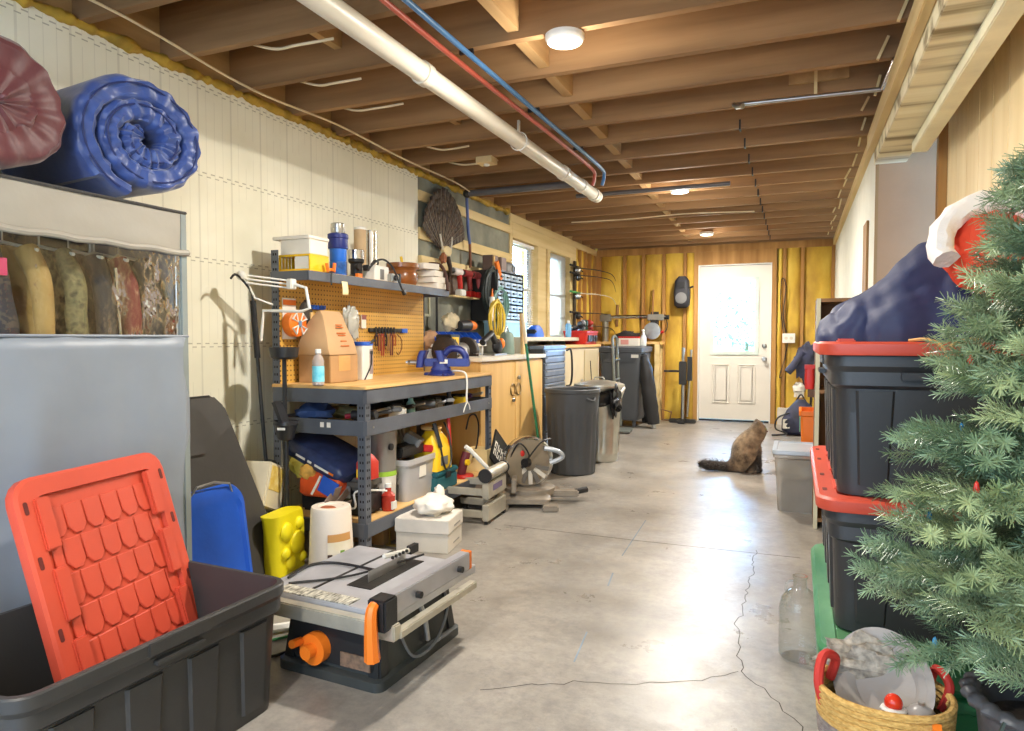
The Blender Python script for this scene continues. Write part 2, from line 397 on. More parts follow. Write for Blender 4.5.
struct('ceiling_beam_cap', B(RX + .125, RX + .20, NY, 4.2, 2.075, 2.13), mat('pale_trim', (232, 228, 196), .6), bev=.004)
pine = MB()
for k in range(26): pine.box(.74, .765, 4.38 - (k + 1) * .235 + .004, 4.38 - k * .235, 0, 2.62)
struct('wall_pine_panel', pine, PINE, bev=.003)
struct('wall_pine_post', B(.70, .765, 4.385, 4.46, 0, 2.62), STUD, bev=.004)
br = MB().ob((.72, 2.55, 2.10), (.035, 1.7, .11), (R(38), 0, 0)).build('wall_diagonal_brace', PINE, bev=.004); br['kind'] = 'structure'
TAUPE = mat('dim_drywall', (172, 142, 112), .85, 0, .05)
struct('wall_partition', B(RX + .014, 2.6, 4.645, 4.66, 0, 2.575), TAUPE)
# ceiling: subfloor, joists, blocking
struct('ceiling', B(LX - .2, 2.6, NY, BY + .15, CZ + .245, CZ + .27), wood('subfloor_sheathing', (176, 134, 86), (200, 158, 106), 1, .8))
ys = []
y = 3.068 - .4045 * 11
while y < BY - .1:
    ys.append(y); y += .4045
for i, y in enumerate(ys):
    j = B(LX - .03, RX + .14 if y < 4.6 else RX + .1, y, y + .04, CZ, CZ + .243).jitter(.004, 1.3, i)
    struct('ceiling_joist', j, JOIST)
struct('ceiling_rim', B(LX - .16, LX - .02, NY, BY, CZ, CZ + .244), JOIST2)
for i, y in enumerate(ys[:-1]):
    struct('ceiling_blocking', B(-1.02 - .012 * i, -.97 - .012 * i, y + .042, y + .402, CZ + .03, CZ + .20), JOIST2)
    if 3 < i: struct('ceiling_blocking', B(-2.0, -1.96, y + .042, y + .402, CZ + .10, CZ + .23), JOIST2) if i % 3 == 0 else None
rng = random.Random(3)
fm = MB()
rings_ = []
for k in range(620):
    yy = NY + (6.2 - NY) * k / 620
    r_ = .022 + .020 * mnoise.noise(Vector((yy * 9, 1, 0))) + .014 * mnoise.noise(Vector((yy * 31, 4, 0)))
    r_ = max(.008, r_); rings_.append([Vector((LX + .0 + r_ * 1.1 * math.cos(a) * (1 + .4 * mnoise.noise(Vector((yy * 22, a * 2, 3)))), yy, CZ - .004 + r_ * math.sin(a) * (1 + .4 * mnoise.noise(Vector((yy * 26, a * 2, 9)))))) for a in [2 * PI * q / 9 for q in range(9)]])
fm.loft(rings_)
fo = fm.build('spray_foam_bead', mat('old_foam', (176, 142, 52), .6, 0, .3, 12, bump=.4, bsc=40), ang=80); fo['kind'] = 'structure'
# nail-gun straps at beam end of joists
for i, y in enumerate(ys):
    if y > 2:
        struct('ceiling_cleat', MB().ob((RX - .075 + rng.uniform(-.02, .015), y - .012, CZ + .03 + rng.uniform(-.02, .03)), (.012, .02, rng.uniform(.05, .11)), (rng.uniform(-.5, .5), R(rng.uniform(5, 30)), 0)), LUMBER)
for i, y in enumerate(ys):
    if y > 4.1: struct('ceiling_clip', B(-.335, -.325, y - .006, y + .046, CZ - .006, CZ + .05), DARKMETAL)
struct('ceiling_patch', B(-.06, .22, 3.855, 3.872, CZ + .07, CZ + .16), JOIST2)
struct('ceiling_patch', B(.06, .075, 3.845, 3.855, CZ - .01, CZ + .17), LUMBER)
# outside: ground and shrubs seen through the door glass
struct('exterior_ground', B(-60, 60, BY + .2, 90, -.25, -.15), mat('lawn', (150, 176, 120), .9, 0, .2, 3))
# ================================================================== lights
def light(name, kind, loc, energy, color=(1, 1, 1), size=.2, rot=(0, 0, 0), sy=None, shape='DISK'):
    l = bpy.data.lights.new(name, kind); l.energy = energy; l.color = color
    if kind == 'AREA':
        l.shape = shape; l.size = size
        if sy: l.size_y = sy
    elif kind == 'POINT': l.shadow_soft_size = size
    o = bpy.data.objects.new(name, l); col.objects.link(o); o.location = loc; o.rotation_euler = rot
    return o
WARM = (1, .93, .83)
LAMPG = mat('lamp_lens', (255, 236, 200), .4, 0, 0, bump=0, emit=9)
LABL = ['round white ceiling light nearest the camera, between the front joists', 'round white ceiling light halfway along the joists', 'round white ceiling light closest to the far door']
for i, (x, y) in enumerate(((-.892, 2.70), (-.91, 5.78), (-.99, 8.25))):
    t = thing('ceiling_light', LABL[i], 'ceiling light', (x, y, CZ), 0, 'disc lights under the joists')
    MB().lathe([(.070, 0), (.080, -.004), (.080, -.020), (.070, -.034), (.060, -.036)], n=32).build('trim_ring', WHITEP, t)
    MB().lathe([(.0595, -.030), (.057, -.035), (.03, -.037), (.001, -.038)], n=32).build('lens', LAMPG, t)
    light('lamp', 'AREA', (x, y, CZ - .05), (46, 50, 44)[i], WARM, .14)
    light('lamp_spill', 'POINT', (x, y, CZ - .16), (8, 11, 9)[i], WARM, .06)
light('lamp', 'AREA', (-.9, -.35, CZ - .05), 50, WARM, .14)
light('lamp_spill', 'POINT', (-.9, -.35, CZ - .16), 9, WARM, .06)
# daylight: open rear door behind the camera, windows
W = bpy.data.worlds.new('World'); sc.world = W; W.use_nodes = True
wt = W.node_tree; bg = wt.nodes['Background']; bg.inputs[0].default_value = (.34, .60, 1.0, 1)
wc = nd(wt, 'ShaderNodeTexCoord'); wsp = nd(wt, 'ShaderNodeSeparateXYZ'); wt.links.new(wc.outputs['Generated'], wsp.inputs[0])
wr = nd(wt, 'ShaderNodeMapRange'); wr.inputs[1].default_value = -1; wr.inputs[2].default_value = 1; wr.inputs[3].default_value = .9; wr.inputs[4].default_value = 24
wt.links.new(wsp.outputs[1], wr.inputs[0]); wt.links.new(wr.outputs[0], bg.inputs[1])
DAY = (.70, .84, 1)
light('daylight_rear', 'AREA', (-.6, NY - .2, 1.15), 60, DAY, 3.0, (R(72), 0, 0), 2.1, 'RECTANGLE')
light('daylight_window', 'AREA', (LX - .3, 6.67, 1.6), 34, DAY, .7, (0, R(-90), 0), .95, 'RECTANGLE')
light('daylight_window', 'AREA', (LX - .3, 7.79, 1.6), 40, DAY, .75, (0, R(-90), 0), .95, 'RECTANGLE')
sc.view_settings.view_transform = 'Standard'
sc.view_settings.look = 'None'
sc.view_settings.gamma = 1
sc.view_settings.use_curve_mapping = False
sc.view_settings.exposure = 0.42
sc.cycles.use_denoising = True
sc.cycles.max_bounces = 8
sc.cycles.diffuse_bounces = 5
sc.cycles.caustics_reflective = False
sc.cycles.caustics_refractive = False
sc.cycles.sample_clamp_indirect = 8

# ================================================================== pipes and cables under the ceiling
PVC = mat('white_pvc', (222, 216, 200), .35, 0, .05)
t = thing('drain_pipe', 'long white plastic drain pipe slung under the joists', 'pipe', (-1.52, 2, 2.245))
MB().tube([(0, -3.4, 0), (0, 3.42, 0)], .044, 24).build('pipe', PVC, t)
for y in (.62, 2.55, 2.98, 3.32): MB().cyl((0, y, 0), (0, y + .055, 0), .051, n=24).build('coupling', PVC, t)
MB().lathe([(.03, 0), (.047, .01), (.047, .05)], (0, 3.46, 0), 24, (0, -1, 0)).build('end_cap', PVC, t)
for y in (-.6, 1.75): MB().tube([(.052 * math.cos(a), y, .052 * math.sin(a)) for a in [R(12 * k) for k in range(30)]], .004, 5, True).box(-.006, .006, y - .01, y + .01, .05, .12).build('strap', WHITEP, t)
REDPEX = mat('red_pex', (180, 84, 66), .4); BLUEPEX = mat('blue_pex', (70, 118, 166), .4)
p0 = [(-1.30, NY, 2.295), (-1.30, 1, 2.292), (-1.302, 2.6, 2.296), (-1.29, 4.0, 2.292), (-1.29, 4.72, 2.29), (-1.30, 4.84, 2.26), (-1.32, 4.86, 2.20)]
t = cable('water_line', p0, .012, BLUEPEX, k=8, n=10); tag(t, 'blue water line clipped under the ceiling joists', 'pipe')
t = cable('water_line', [(x - .065 - (.012 if i == 2 else 0), y - .02, z) for i, (x, y, z) in enumerate(p0)], .012, REDPEX, k=8, n=10); tag(t, 'red water line running beside the blue one', 'pipe')
for i, y in enumerate((2.68, 3.49, 4.3)):
    tag(MB().box(-.05, .015, -.006, .006, .0, .03).tube([(-.0 + .016 * math.cos(R(30 * k)), 0, .0 + .016 * math.sin(R(30 * k))) for k in range(12)], .003, 4, True).build('pipe_clip', DARKMETAL), 'small clip holding the red and blue lines at the %s visible joist' % ('nearest', 'next', 'farthest')[i], 'pipe clip', 'clips on the water lines', loc=(-1.31, y, 2.312))
GREYPIPE = mat('slate_grey_pipe', (108, 106, 106), .4, .2)
t = thing('vent_pipe', 'slate grey pipe running across under the joists and down the concrete wall', 'pipe', (-2.5, 5.12, 2.29))
MB().tube(catmull([(.95, .0, 0), (.3, 0, 0), (-.02, 0, 0)], 3), .027, 14).build('run', GREYPIPE, t)
MB().tube([(-.05, .02, .0), (-.055, .06, -.3), (-.055, .09, -.40)], .013, 10).build('drop', mat('blue_grey_pipe', (72, 88, 132), .35, .2), t)
MB().tube([(-.055, .09, -.40), (-.055, .1, -.60)], .012, 10).build('copper_end', COPPER, t)
MB().ball((-.035, .0, 0), .036, 12).build('elbow', DARKMETAL, t)
t = thing('grey_conduit', 'thin grey conduit crossing the ceiling towards the beam', 'conduit', (0, 3.78, 2.305))
MB().tube([(-.32, -.01, 0), (.36, .03, .0)], .011, 10).build('tube', STEEL, t)
MB().tube([(-.32, -.01, 0), (-.30, -.07, -.03), (-.27, -.10, -.04)], .014, 8).build('connector', STEEL, t)
MB().cyl((.37, .0, .0), (.385, -.30, .02), .017, n=12).build('coupling', CHROME, t)
tag(MB().tube([(-1.2, 0, 0), (.05, 0, 0)], .018, 10).build('black_pipe', GREYPIPE), 'dark pipe crossing under the joists beyond the first two lamps', 'pipe', loc=(-.55, 5.62, 2.302))
WIREW = mat('cream_cable', (226, 206, 168), .55)
tag(cable('electric_cable', [(-2.36, 1.3, 2.30), (-2.40, 1.9, 2.325), (-2.44, 2.6, 2.29), (-2.46, 3.3, 2.322), (-2.46, 4.0, 2.30), (-2.5, 4.8, 2.322), (-2.5, 5.1, 2.30)], .0055, WIREW), 'cream electric cable running along the top of the left wall', 'cable')
for i, (x, y, l) in enumerate(((-2.1, 2.31, .3), (-2.2, 2.72, .25), (-2.25, 3.1, .3), (-2.2, 3.95, .22), (-2.25, 4.35, .3))):
    tag(cable('cable_stub', [(x - .2, y, 2.40), (x, y + .05, 2.335), (x + l * .5, y + .03, 2.318), (x + l, y + .08, 2.34)], .006, WIREW), 'cream cable loop poking below the joists, number %s from the camera along the left wall' % ('one', 'two', 'three', 'four', 'five')[i], 'cable', 'cable loops near the left wall')
tag(cable('electric_cable', [(-2.2, 6.9, 2.31), (-1.6, 7.0, 2.322), (-1.0, 6.9, 2.318), (-.4, 7.05, 2.322)], .006, WIREW), 'cream cable sagging across the far joists near the windows', 'cable')
t = thing('junction_box', 'small beige junction box fixed under a joist left of the drain pipe', 'electrical box', (-1.98, 4.30, CZ))
B(-.06, .06, -.05, .05, -.045, 0).build('box', mat('beige_box', (214, 190, 140), .5), t, bev=.004)
MB().cyl((0, 0, -.045), (0, 0, -.055), .02).build('knockout', WHITEP, t)

# ================================================================== wardrobe closet with clothes, comforters
VIN = mat('grey_cover_fabric', (130, 138, 148), .42, 0, .08, 2.2, bump=.25, bsc=9, sheen=.2)
VIN2 = mat('taupe_cover_fabric', (160, 154, 142), .5, 0, .06, 3, bump=.15, bsc=14)
def clear_mat():
    m = bpy.data.materials.new('clear_vinyl'); m.use_nodes = True; nt = m.node_tree; N = nt.nodes; L = nt.links; N.remove(N['Principled BSDF'])
    tr = N.new('ShaderNodeBsdfTransparent'); tr.inputs[0].default_value = (.92, .94, .93, 1)
    gl = N.new('ShaderNodeBsdfGlossy'); gl.inputs['Roughness'].default_value = .06
    tc = N.new('ShaderNodeTexCoord'); no = N.new('ShaderNodeTexNoise'); no.inputs['Scale'].default_value = 9; no.inputs['Detail'].default_value = 3
    L.new(tc.outputs['Object'], no.inputs['Vector']); bp = N.new('ShaderNodeBump'); bp.inputs['Strength'].default_value = .5; bp.inputs['Distance'].default_value = .02
    L.new(no.outputs['Fac'], bp.inputs['Height']); L.new(bp.outputs[0], gl.inputs['Normal'])
    fr = N.new('ShaderNodeFresnel'); fr.inputs['IOR'].default_value = 1.5
    ad = N.new('ShaderNodeMath'); ad.operation = 'ADD'; ad.inputs[1].default_value = .02; L.new(fr.outputs[0], ad.inputs[0]); L.new(bp.outputs[0], fr.inputs['Normal'])
    mx = N.new('ShaderNodeMixShader'); L.new(ad.outputs[0], mx.inputs[0]); L.new(tr.outputs[0], mx.inputs[1]); L.new(gl.outputs[0], mx.inputs[2])
    L.new(mx.outputs[0], N['Material Output'].inputs[0]); return m
CLEAR = clear_mat()
TY0, TY1, TX, TZ = .45, 1.855, -2.06, 1.545
t = thing('wardrobe_closet', 'grey fabric portable wardrobe with a clear window strip showing hung clothes', 'wardrobe', (TX, 1.15, 0))
def sheet(z0, z1, amp, nu=50, nv=24, bulge=0):
    return MB().grid(lambda u, v: Vector((amp * mnoise.noise(Vector((u * 5, v * 3 * (z1 - z0), z0 * 3))) + amp * .7 * mnoise.noise(Vector((u * 16, v * 2.2, 7))) + bulge * math.sin(PI * u) * math.sin(PI * v), -.70 + 1.405 * u, z0 + (z1 - z0) * v)), nu, nv)
sheet(.02, 1.10, .014, bulge=.02).build('front_panel', VIN, t, thick=.003)
sheet(1.405, TZ, .004).build('top_band', VIN2, t, thick=.003)
sheet(1.10, 1.405, .008).build('clear_window', CLEAR, t)
MB().tube([(.012, -.70 + 1.405 * k / 30, 1.40 + .003 * math.sin(k * 1.7)) for k in range(31)], .011, 8).build('rolled_flap', VIN2, t)
MB().tube([(.004, -.70 + 1.405 * k / 30, 1.10) for k in range(31)], .005, 6).build('seam', VIN, t)
MB().grid(lambda u, v: Vector((-.50 * u, .705 + .006 * mnoise.noise(Vector((u * 4, v * 6, 2))), .02 + 1.525 * v)), 12, 30).build('end_panel', VIN, t, thick=.003)
B(-.02, .006, .675, .709, .02, TZ).build('corner_edge', mat('greenish_edge', (132, 140, 138), .4), t, bev=.006)
MB().grid(lambda u, v: Vector((-.50 * u, -.70 + 1.405 * v, TZ - .012 * math.sin(PI * v) * math.sin(PI * u))), 8, 20).build('roof_panel', VIN2, t, thick=.003)
MB().tube([(.004, -.70, TZ), (.004, .703, TZ), (-.5, .703, TZ)], .006, 6).build('piping', mat('dark_piping', (70, 68, 66), .6), t)
MB().tube([(-.25, -.70, 1.44), (-.25, .70, 1.44)], .011, 8).build('hanging_rod', STEEL, t)
MB().box(-.52, -.5, -.70, .705, .02, TZ - .01).build('back_panel', mat('dark_cover_lining', (52, 50, 50), .8), t)
for x in (-.03, -.48):
    for y in (-.69, .69): MB().cyl((x, y, 0), (x, y, TZ - .015), .011).build('frame_post', STEEL, t)
# hung garments, seen edge-on through the window
GAR = [(.93, .055, (56, 50, 46), 'dark brown coat'), (1.06, .07, (96, 94, 96), 'charcoal grey jacket'), (1.20, .05, (64, 58, 56), 'black anorak with a pink zip tab'),
       (1.315, .06, (176, 144, 84), 'tan yellow work jacket'), (1.43, .05, (80, 80, 56), 'olive camouflage vest'), (1.53, .055, (40, 40, 46), 'black jacket with a silver zip'),
       (1.625, .05, (120, 36, 40), 'dark red and black fleece'), (1.72, .06, (64, 68, 74), 'slate grey raincoat'), (1.80, .035, (120, 132, 128), 'pale grey green shell')]
for i, (y, th, c, nm) in enumerate(GAR):
    if nm.startswith('olive'): gm = mat('camo_cloth', c, .8, c2=(58, 56, 40), c3=(128, 120, 82), sc_=26, bump=.1, detail=2)
    else: gm = mat('garment_cloth_%d' % i, c, .7, 0, .18, 6, bump=.3, bsc=14)
    t = thing('hanging_garment', nm + ' hanging in the grey wardrobe', 'clothing', (-2.345, y + .085, 0), 0, 'clothes in the wardrobe')
    rings = []
    for k in range(13):
        z = 1.385 - .95 * k / 12
        w = .05 + .155 * min(1, k / 2.2) ** .5; d = .62 * th * (.5 + .6 * min(1, k / 3)) * (1 + .25 * math.sin(k * 1.1 + i))
        rings.append([Vector((w * math.cos(a) + .015 * math.sin(3 * a + k * .5), d * math.sin(a) * (1 + .35 * math.sin(6 * a + k * .3 + i)), z)) for a in [2 * PI * q / 28 for q in range(28)]])
    MB().loft(rings).build('body', gm, t)
    b = MB()
    for sx in (1, -1):
        bb = MB().tube(catmull([(sx * .12, 0, 1.365), (sx * .182, -.005, 1.25), (sx * .195, .008 * math.sin(i), 1.0), (sx * .188, 0, .82)], 6), lambda q: .034 - .008 * q, 12).jitter(.010, 9, i).build('sleeve', gm, t)
    MB().tube([(-.17, 0, 1.365), (0, 0, 1.40), (.17, 0, 1.365)], .006, 6).tube([(0, 0, 1.40), (0, 0, 1.44), (.01, 0, 1.462), (-.012, 0, 1.466)], .003, 5).build('hanger', WHITEP, t)
    if 'silver' in nm: MB().tube([(.216, .012, 1.33), (.228, .016, 1.1), (.222, .0, .9)], .006, 5).build('zip', CHROME, t)
    if 'pink' in nm: MB().ob((.216, -.015, 1.30), (.012, .02, .05)).build('zip_tab', mat('pink_tab', (210, 60, 110), .5), t)
# rolled comforters
def roll(name, m, label, loc, r0, r1, turns, th, L, sqy=1, sqz=1, ph=0, ruf=.006, rz=0, seamed=True, fold=0):
    n = int(turns * 80); rings = []
    def cen(u):
        a = ph + turns * 2 * PI * u; r = r0 + (r1 - r0) * u
        return Vector((0, r * math.cos(a) * sqy, r * math.sin(a) * sqz)), a
    for i in range(n + 1):
        u = i / n; c, a = cen(u); nr = Vector((0, math.cos(a), math.sin(a)))
        ring = []; hh = th / 2 * (1 if .02 < u < .97 else .5)
        for k in range(36):
            q = 2 * PI * k / 36; cx, cy = math.cos(q), math.sin(q)
            x = L / 2 * (abs(cx) ** .16) * (1 if cx > 0 else -1); yv = hh * (abs(cy) ** .6) * (1 if cy > 0 else -1)
            puck = ruf * .55 * math.sin(i * 1.25 + 2.2 * mnoise.noise(Vector((i * .12, 0, 5)))) * max(0, abs(x) / (L / 2) - .6) * 2.2
            quil = -.010 * math.exp(-((abs(x) - L * .27) / .012) ** 2) + .006 * math.sin(x * 22 + 1) * math.sin(i * .35)
            ring.append(c + nr * (yv * (1 + puck * 20) + (quil if cy > 0 else -quil) + puck * .4) + Vector((x + puck * 1.5 + .012 * mnoise.noise(Vector((i * .15, k * .5, 2))), 0, 0)))
        rings.append(ring)
    t = thing(name, label, 'comforter', loc, rz)
    MB().loft(rings).build('quilt', m, t)
    if seamed:
        for o_ in (.30,):
            MB().tube([cen(i / n)[0] + Vector((0, math.cos(cen(i / n)[1]), math.sin(cen(i / n)[1]))) * (th * .16) + Vector((L / 2 + .0005, 0, 0)) for i in range(2, n - 1)], .0035, 5).build('stitched_edge', mat('dark_stitch', (34, 46, 96), .7), t)
    return t
BLUQ = mat('blue_quilt', (52, 76, 140), .42, 0, .12, 4, bump=.25, bsc=16, sheen=.3)
MARQ = mat('maroon_quilt', (92, 42, 46), .5, 0, .12, 4, bump=.3, bsc=14, sheen=.3)
roll('rolled_comforter', BLUQ, 'blue quilted comforter rolled into a spiral on top of the grey wardrobe', (-2.28, 1.715, 1.765), .035, .195, 2.35, .082, .50, 1.14, .98, 2.2, rz=R(-6))
t = roll('folded_comforter', MARQ, 'maroon comforter loosely rolled beside the blue one on the wardrobe', (-2.24, 1.165, 1.735), .03, .18, 1.9, .135, .46, 1.08, .80, 2.6, .004, rz=R(4), seamed=False)

# ================================================================== totes and lids
def tote_parts(t, W, L, Hh, m, handle=True, ribs=True, th=.006, win=None, flare=.05):
    def prof(z): return 1 - (1 - z / Hh) * flare
    out = [rr(W * prof(z) - .04, L * prof(z) - .04, z, .05) for z in (.0, .012, Hh * .5, Hh - .09)] + [rr(W - .036, L - .036, Hh - .088, .05), rr(W - .02, L - .02, Hh - .08, .05), rr(W - .02, L - .02, Hh - .045, .05), rr(W - .012, L - .012, Hh - .04, .055), rr(W, L, Hh - .03, .06), rr(W, L, Hh - .004, .06), rr(W - .006, L - .006, Hh, .06), rr(W - .03, L - .03, Hh, .05), rr(W - .04, L - .04, Hh - .012, .045), rr(W * prof(.1) - .055, L * prof(.1) - .055, .02, .04)]
    o = MB().loft(out, (1, 1)).build('body', m, t, ang=30)
    if ribs:
        for sx in (1, -1):
            for fy in (-.33, -.11, .11, .33):
                w_ = .055
                MB()._box([Vector((sx * (W * prof(z) / 2 - .0205 + e), fy * L + dy * (.7 + .3 * z / Hh), z)) for z, es in ((.03, 1), (Hh - .095, 1)) for e, dy in ((0, -w_), (.008, -w_ * .85), (.008, w_ * .85), (0, w_))]).build('rib', m, t)
        for sy in (1, -1):
            for fx in (-.27, .27):
                w_ = .05
                MB()._box([Vector((fx * W + dx * (.7 + .3 * z / Hh), sy * (L * prof(z) / 2 - .0205 + e), z)) for z in (.03, Hh - .095) for e, dx in ((0, -w_), (.008, -w_ * .85), (.008, w_ * .85), (0, w_))]).build('rib', m, t)
    if handle:
        for sx in (1, -1):
            MB().box(sx * (W / 2) - .004, sx * (W / 2) + .004, -.09, .09, Hh - .034, Hh - .002).box(sx * W / 2 - .012, sx * W / 2 + .007, -.07, .07, Hh - .062, Hh - .05).build('handle', m, t, bev=.002)
        for sy in (1, -1): MB().box(-.08, .08, sy * L / 2 - .012, sy * L / 2 + .008, Hh - .064, Hh - .044).build('handle', m, t, bev=.002)
def lid_mesh(W, L, tiles=True):
    """moulded lid lying flat, top up: rim, raised lip and sunken field of overlapping scales"""
    b = MB().loft([rr(W, L, -.035, .06), rr(W + .004, L + .004, -.03, .06), rr(W + .004, L + .004, -.006, .06), rr(W - .012, L - .012, 0, .055), rr(W - .10, L - .10, 0, .03), rr(W - .105, L - .105, -.014, .03)], (0, 0))
    b.loft([rr(W - .105, L - .105, -.014, .03), rr(W - .104, L - .104, -.018, .03), rr(W - .02, L - .02, -.02, .05), rr(W - .008, L - .008, -.035, .055)], (1, 0))
    return b
def lid_details(t, W, L, m, tiles=True):
    for sx in (1, -1):
        for fy in (-.30, 0, .30):
            MB().box(sx * (W / 2 - .068) - .022, sx * (W / 2 - .068) + .022, fy * L - .07, fy * L + .07, -.012, .008).build('clip_boss', m, t, bev=.004)
        for fy in (-.38, -.15, .15, .38):
            MB().loft([rr(.012, .034, .0004, .005, sx * (W / 2 - .022), fy * L), rr(.012, .034, .0012, .005, sx * (W / 2 - .022), fy * L)]).build('slot', mat('lid_slot_dark', (96, 30, 22), .7), t)
    if tiles:
        b = MB(); iw, il = W - .14, L - .17; nc, nr = 6, 5
        cw_, ch = iw / nc, il / nr
        for r_ in range(nr):
            for c_ in range(nc + (1 if r_ % 2 else 0)):
                x = -iw / 2 + cw_ * (c_ + (0 if r_ % 2 else .5)); y = il / 2 - ch * (r_ + .5)
                x0, x1 = max(x - cw_ * .46, -iw / 2), min(x + cw_ * .46, iw / 2)
                if x1 - x0 < .01: continue
                k = ch * .22
                poly = [(x0, y + ch * .47), (x1, y + ch * .47), (x1, y - ch * .47 + k), (x1 - (x1 - x0) * .28, y - ch * .47), (x0 + (x1 - x0) * .28, y - ch * .47), (x0, y - ch * .47 + k)]
                b.loft([[Vector((p[0], p[1], -.014)) for p in poly], [Vector((x + (p[0] - x) * .97, y + (p[1] - y) * .97, -.008 - .003 * (p[1] > y))) for p in poly]])
        b.build('scale_panel', m, t, bev=.0015, seg=1, ang=18)
t = thing('storage_tote', 'large open black storage tote on the floor holding the leaning red lid', 'storage tote', (-1.66, 1.235, 0), R(-2))
tote_parts(t, .52, .78, .37, TOTEP)
t = thing('tote_lid', 'red tote lid standing tilted inside the open black tote', 'lid')
lid_mesh(.52, .63).build('rim', REDP, t, ang=30); lid_details(t, .52, .63, REDP)
# local x across, y up the slope, z out of the face
bot, top = Vector((-1.689, 1.382, .127)), Vector((-1.873, 1.350, .728))
yv = (top - bot).normalized(); xv = Vector((-.176, 1, 0)); xv = (xv - yv * xv.dot(yv)).normalized(); zv = xv.cross(yv)
mw = Matrix((xv, yv, zv)).transposed().to_4x4(); mw.translation = bot + yv * .315
t.matrix_world = mw
# grey moulded panel and blue lid beyond the wardrobe
GPAN = mat('charcoal_moulded_plastic', (66, 64, 62), .55, 0, .1, 5)
t = thing('moulded_panel', 'tall charcoal moulded plastic panel leaning on the white foam wall', 'plastic panel', (-2.24, 2.14, 0), 0, rot=(0, R(-13), 0))
poly = [(-.36, 0), (.44, 0), (.24, .80), (.18, .86), (-.36, .86)]
MB().prism(poly, -.015, .015, 'x').build('body', GPAN, t, bev=.02, seg=3)
MB().prism([(-.33, .60), (.07, .60), (.04, .80), (-.33, .80)], .012, .028, 'x').build('upper_recess', GPAN, t, bev=.006)
MB().prism([(-.33, .38), (.15, .38), (.14, .52), (.09, .56), (-.33, .56)], .012, .028, 'x').build('middle_recess', GPAN, t, bev=.006)
t = thing('tote_lid', 'blue plastic lid standing in front of the charcoal moulded panel', 'lid', (-2.06, 1.885, 0.0), 0, rot=(0, R(-8), 0))
def ring_yz(w, h, x, r): return [Vector((x, p.x, p.y + h / 2)) for p in rr(w, h, 0, r, n=6)]
MB().loft([ring_yz(.56, .50, -.012, .08), ring_yz(.57, .51, .0, .08), ring_yz(.56, .50, .016, .08), ring_yz(.53, .47, .018, .07), ring_yz(.51, .45, .006, .06)]).build('body', BLUEP, t)
MB().tube([(.01, .02, .49), (.03, .04, .525), (.035, .12, .53), (.03, .2, .51), (.012, .225, .47)], .005, 6).build('wire_handle', STEEL, t)
# beige carton, yellow case, poles
t = thing('beige_carton', 'beige carton with a yellow label tilted against the foam wall', 'carton', (-2.38, 2.54, .27), R(10), rot=(R(-22), 0, R(14)))
B(-.07, .07, -.085, .085, 0, .22).build('box', mat('beige_card', (206, 196, 172), .7), t, bev=.008)
B(.0705, .0725, -.07, .05, .09, .205).build('label', mat('yellow_label', (206, 170, 60), .6, c2=(230, 214, 150), sc_=20), t)
MB().tube([(-.05, .075, .22), (-.02, .05, .25), (.04, -.0, .235)], .008, 6).build('black_rim', BLACKP, t)
YEL = mat('bright_yellow_plastic', (236, 220, 30), .45, 0, .08, 8)
yc = MB()
t = thing('yellow_case', 'bright yellow lumpy moulded plastic case standing below the beige carton', 'plastic case', (-2.22, 2.535, 0), R(8))
MB().loft([rr(.10, .24, z, .04, .0, s_) for z, s_ in ((0, 0), (.05, 0), (.2, .0), (.26, -.01), (.28, -.02))]).build('shell', YEL, t, ang=60)
for k, (y, z, r_) in enumerate(((-.06, .20, .045), (.045, .22, .03), (-.07, .10, .03), (.03, .13, .055), (-.03, .05, .035), (.07, .05, .025))):
    MB().ball((.052, y, z), (.02, r_, r_), 12).build('boss', YEL, t)
def pole(name, label, cat, loc, h, r_, m, rot=(0, 0, 0)):
    t = thing(name, label, cat, loc, rot=rot)
    MB().tube([(0, 0, 0), (0, 0, h)], r_, 10).build('shaft', m, t); return t
t = pole('reacher_pole', 'tall black grabber pole leaning at the near end of the workbench', 'pole', (-2.36, 2.62, 0), 1.28, .009, BLACKP, (R(1), R(-4), 0))
MB().cyl((0, 0, 1.0), (0, 0, 1.28), .014).build('grip', RUBBER, t)
MB().tube(catmull([(0, 0, 1.28), (0, -.01, 1.33), (0, -.09, 1.40), (0, -.13, 1.38)], 4), .006, 6).build('hook', DARKMETAL, t)
CUP = mat('black_cup_plastic', (44, 44, 46), .3, 0, .12)
def cup(t, z, r_, h, sq=(1, 1)):
    MB().lathe([(r_ * .55, z), (r_ * .72, z + .01), (r_ * .92, z + h * .75), (r_ * .95, z + h * .78), (r_ * 1.06, z + h * .8), (r_ * 1.06, z + h), (r_ * .98, z + h), (r_ * .84, z + h * .75), (r_ * .6, z + .02)], n=28, sq=sq).build('cup', CUP, t)
t = pole('lobby_dustpan', 'black cup shaped dustpan on a long handle in front of the bench end', 'dustpan', (-2.285, 2.63, 0), .60, .012, BLACKP)
cup(t, .60, .056, .095)
MB().ob((-.03, -.0, .73), (.02, .05, .12), (0, R(-25), 0)).build('flap', CUP, t)
B(-.0, .001, -.02, .02, 0, .012).xf(Matrix.Translation((.02, -.0555, .655)) @ Matrix.Rotation(R(-75), 4, 'Z')).build('badge', WHITEP, t)
t = thing('tool_cup', 'shallow black half cup clipped high on the near bench post', 'holder', (-2.32, 2.665, .99))
MB().lathe([(.05, 0), (.064, .012), (.072, .06), (.068, .06), (.058, .014), (.02, .01)], n=28).build('cup', CUP, t)
MB().tube([(0, 0, -.99), (0, 0, .01)], .011, 8).build('shaft', BLACKP, t)
t = thing('swing_arm_lamp', 'white swing arm bracket clamped to the top of the near bench post', 'lamp', (-2.42, 2.68, 1.36))
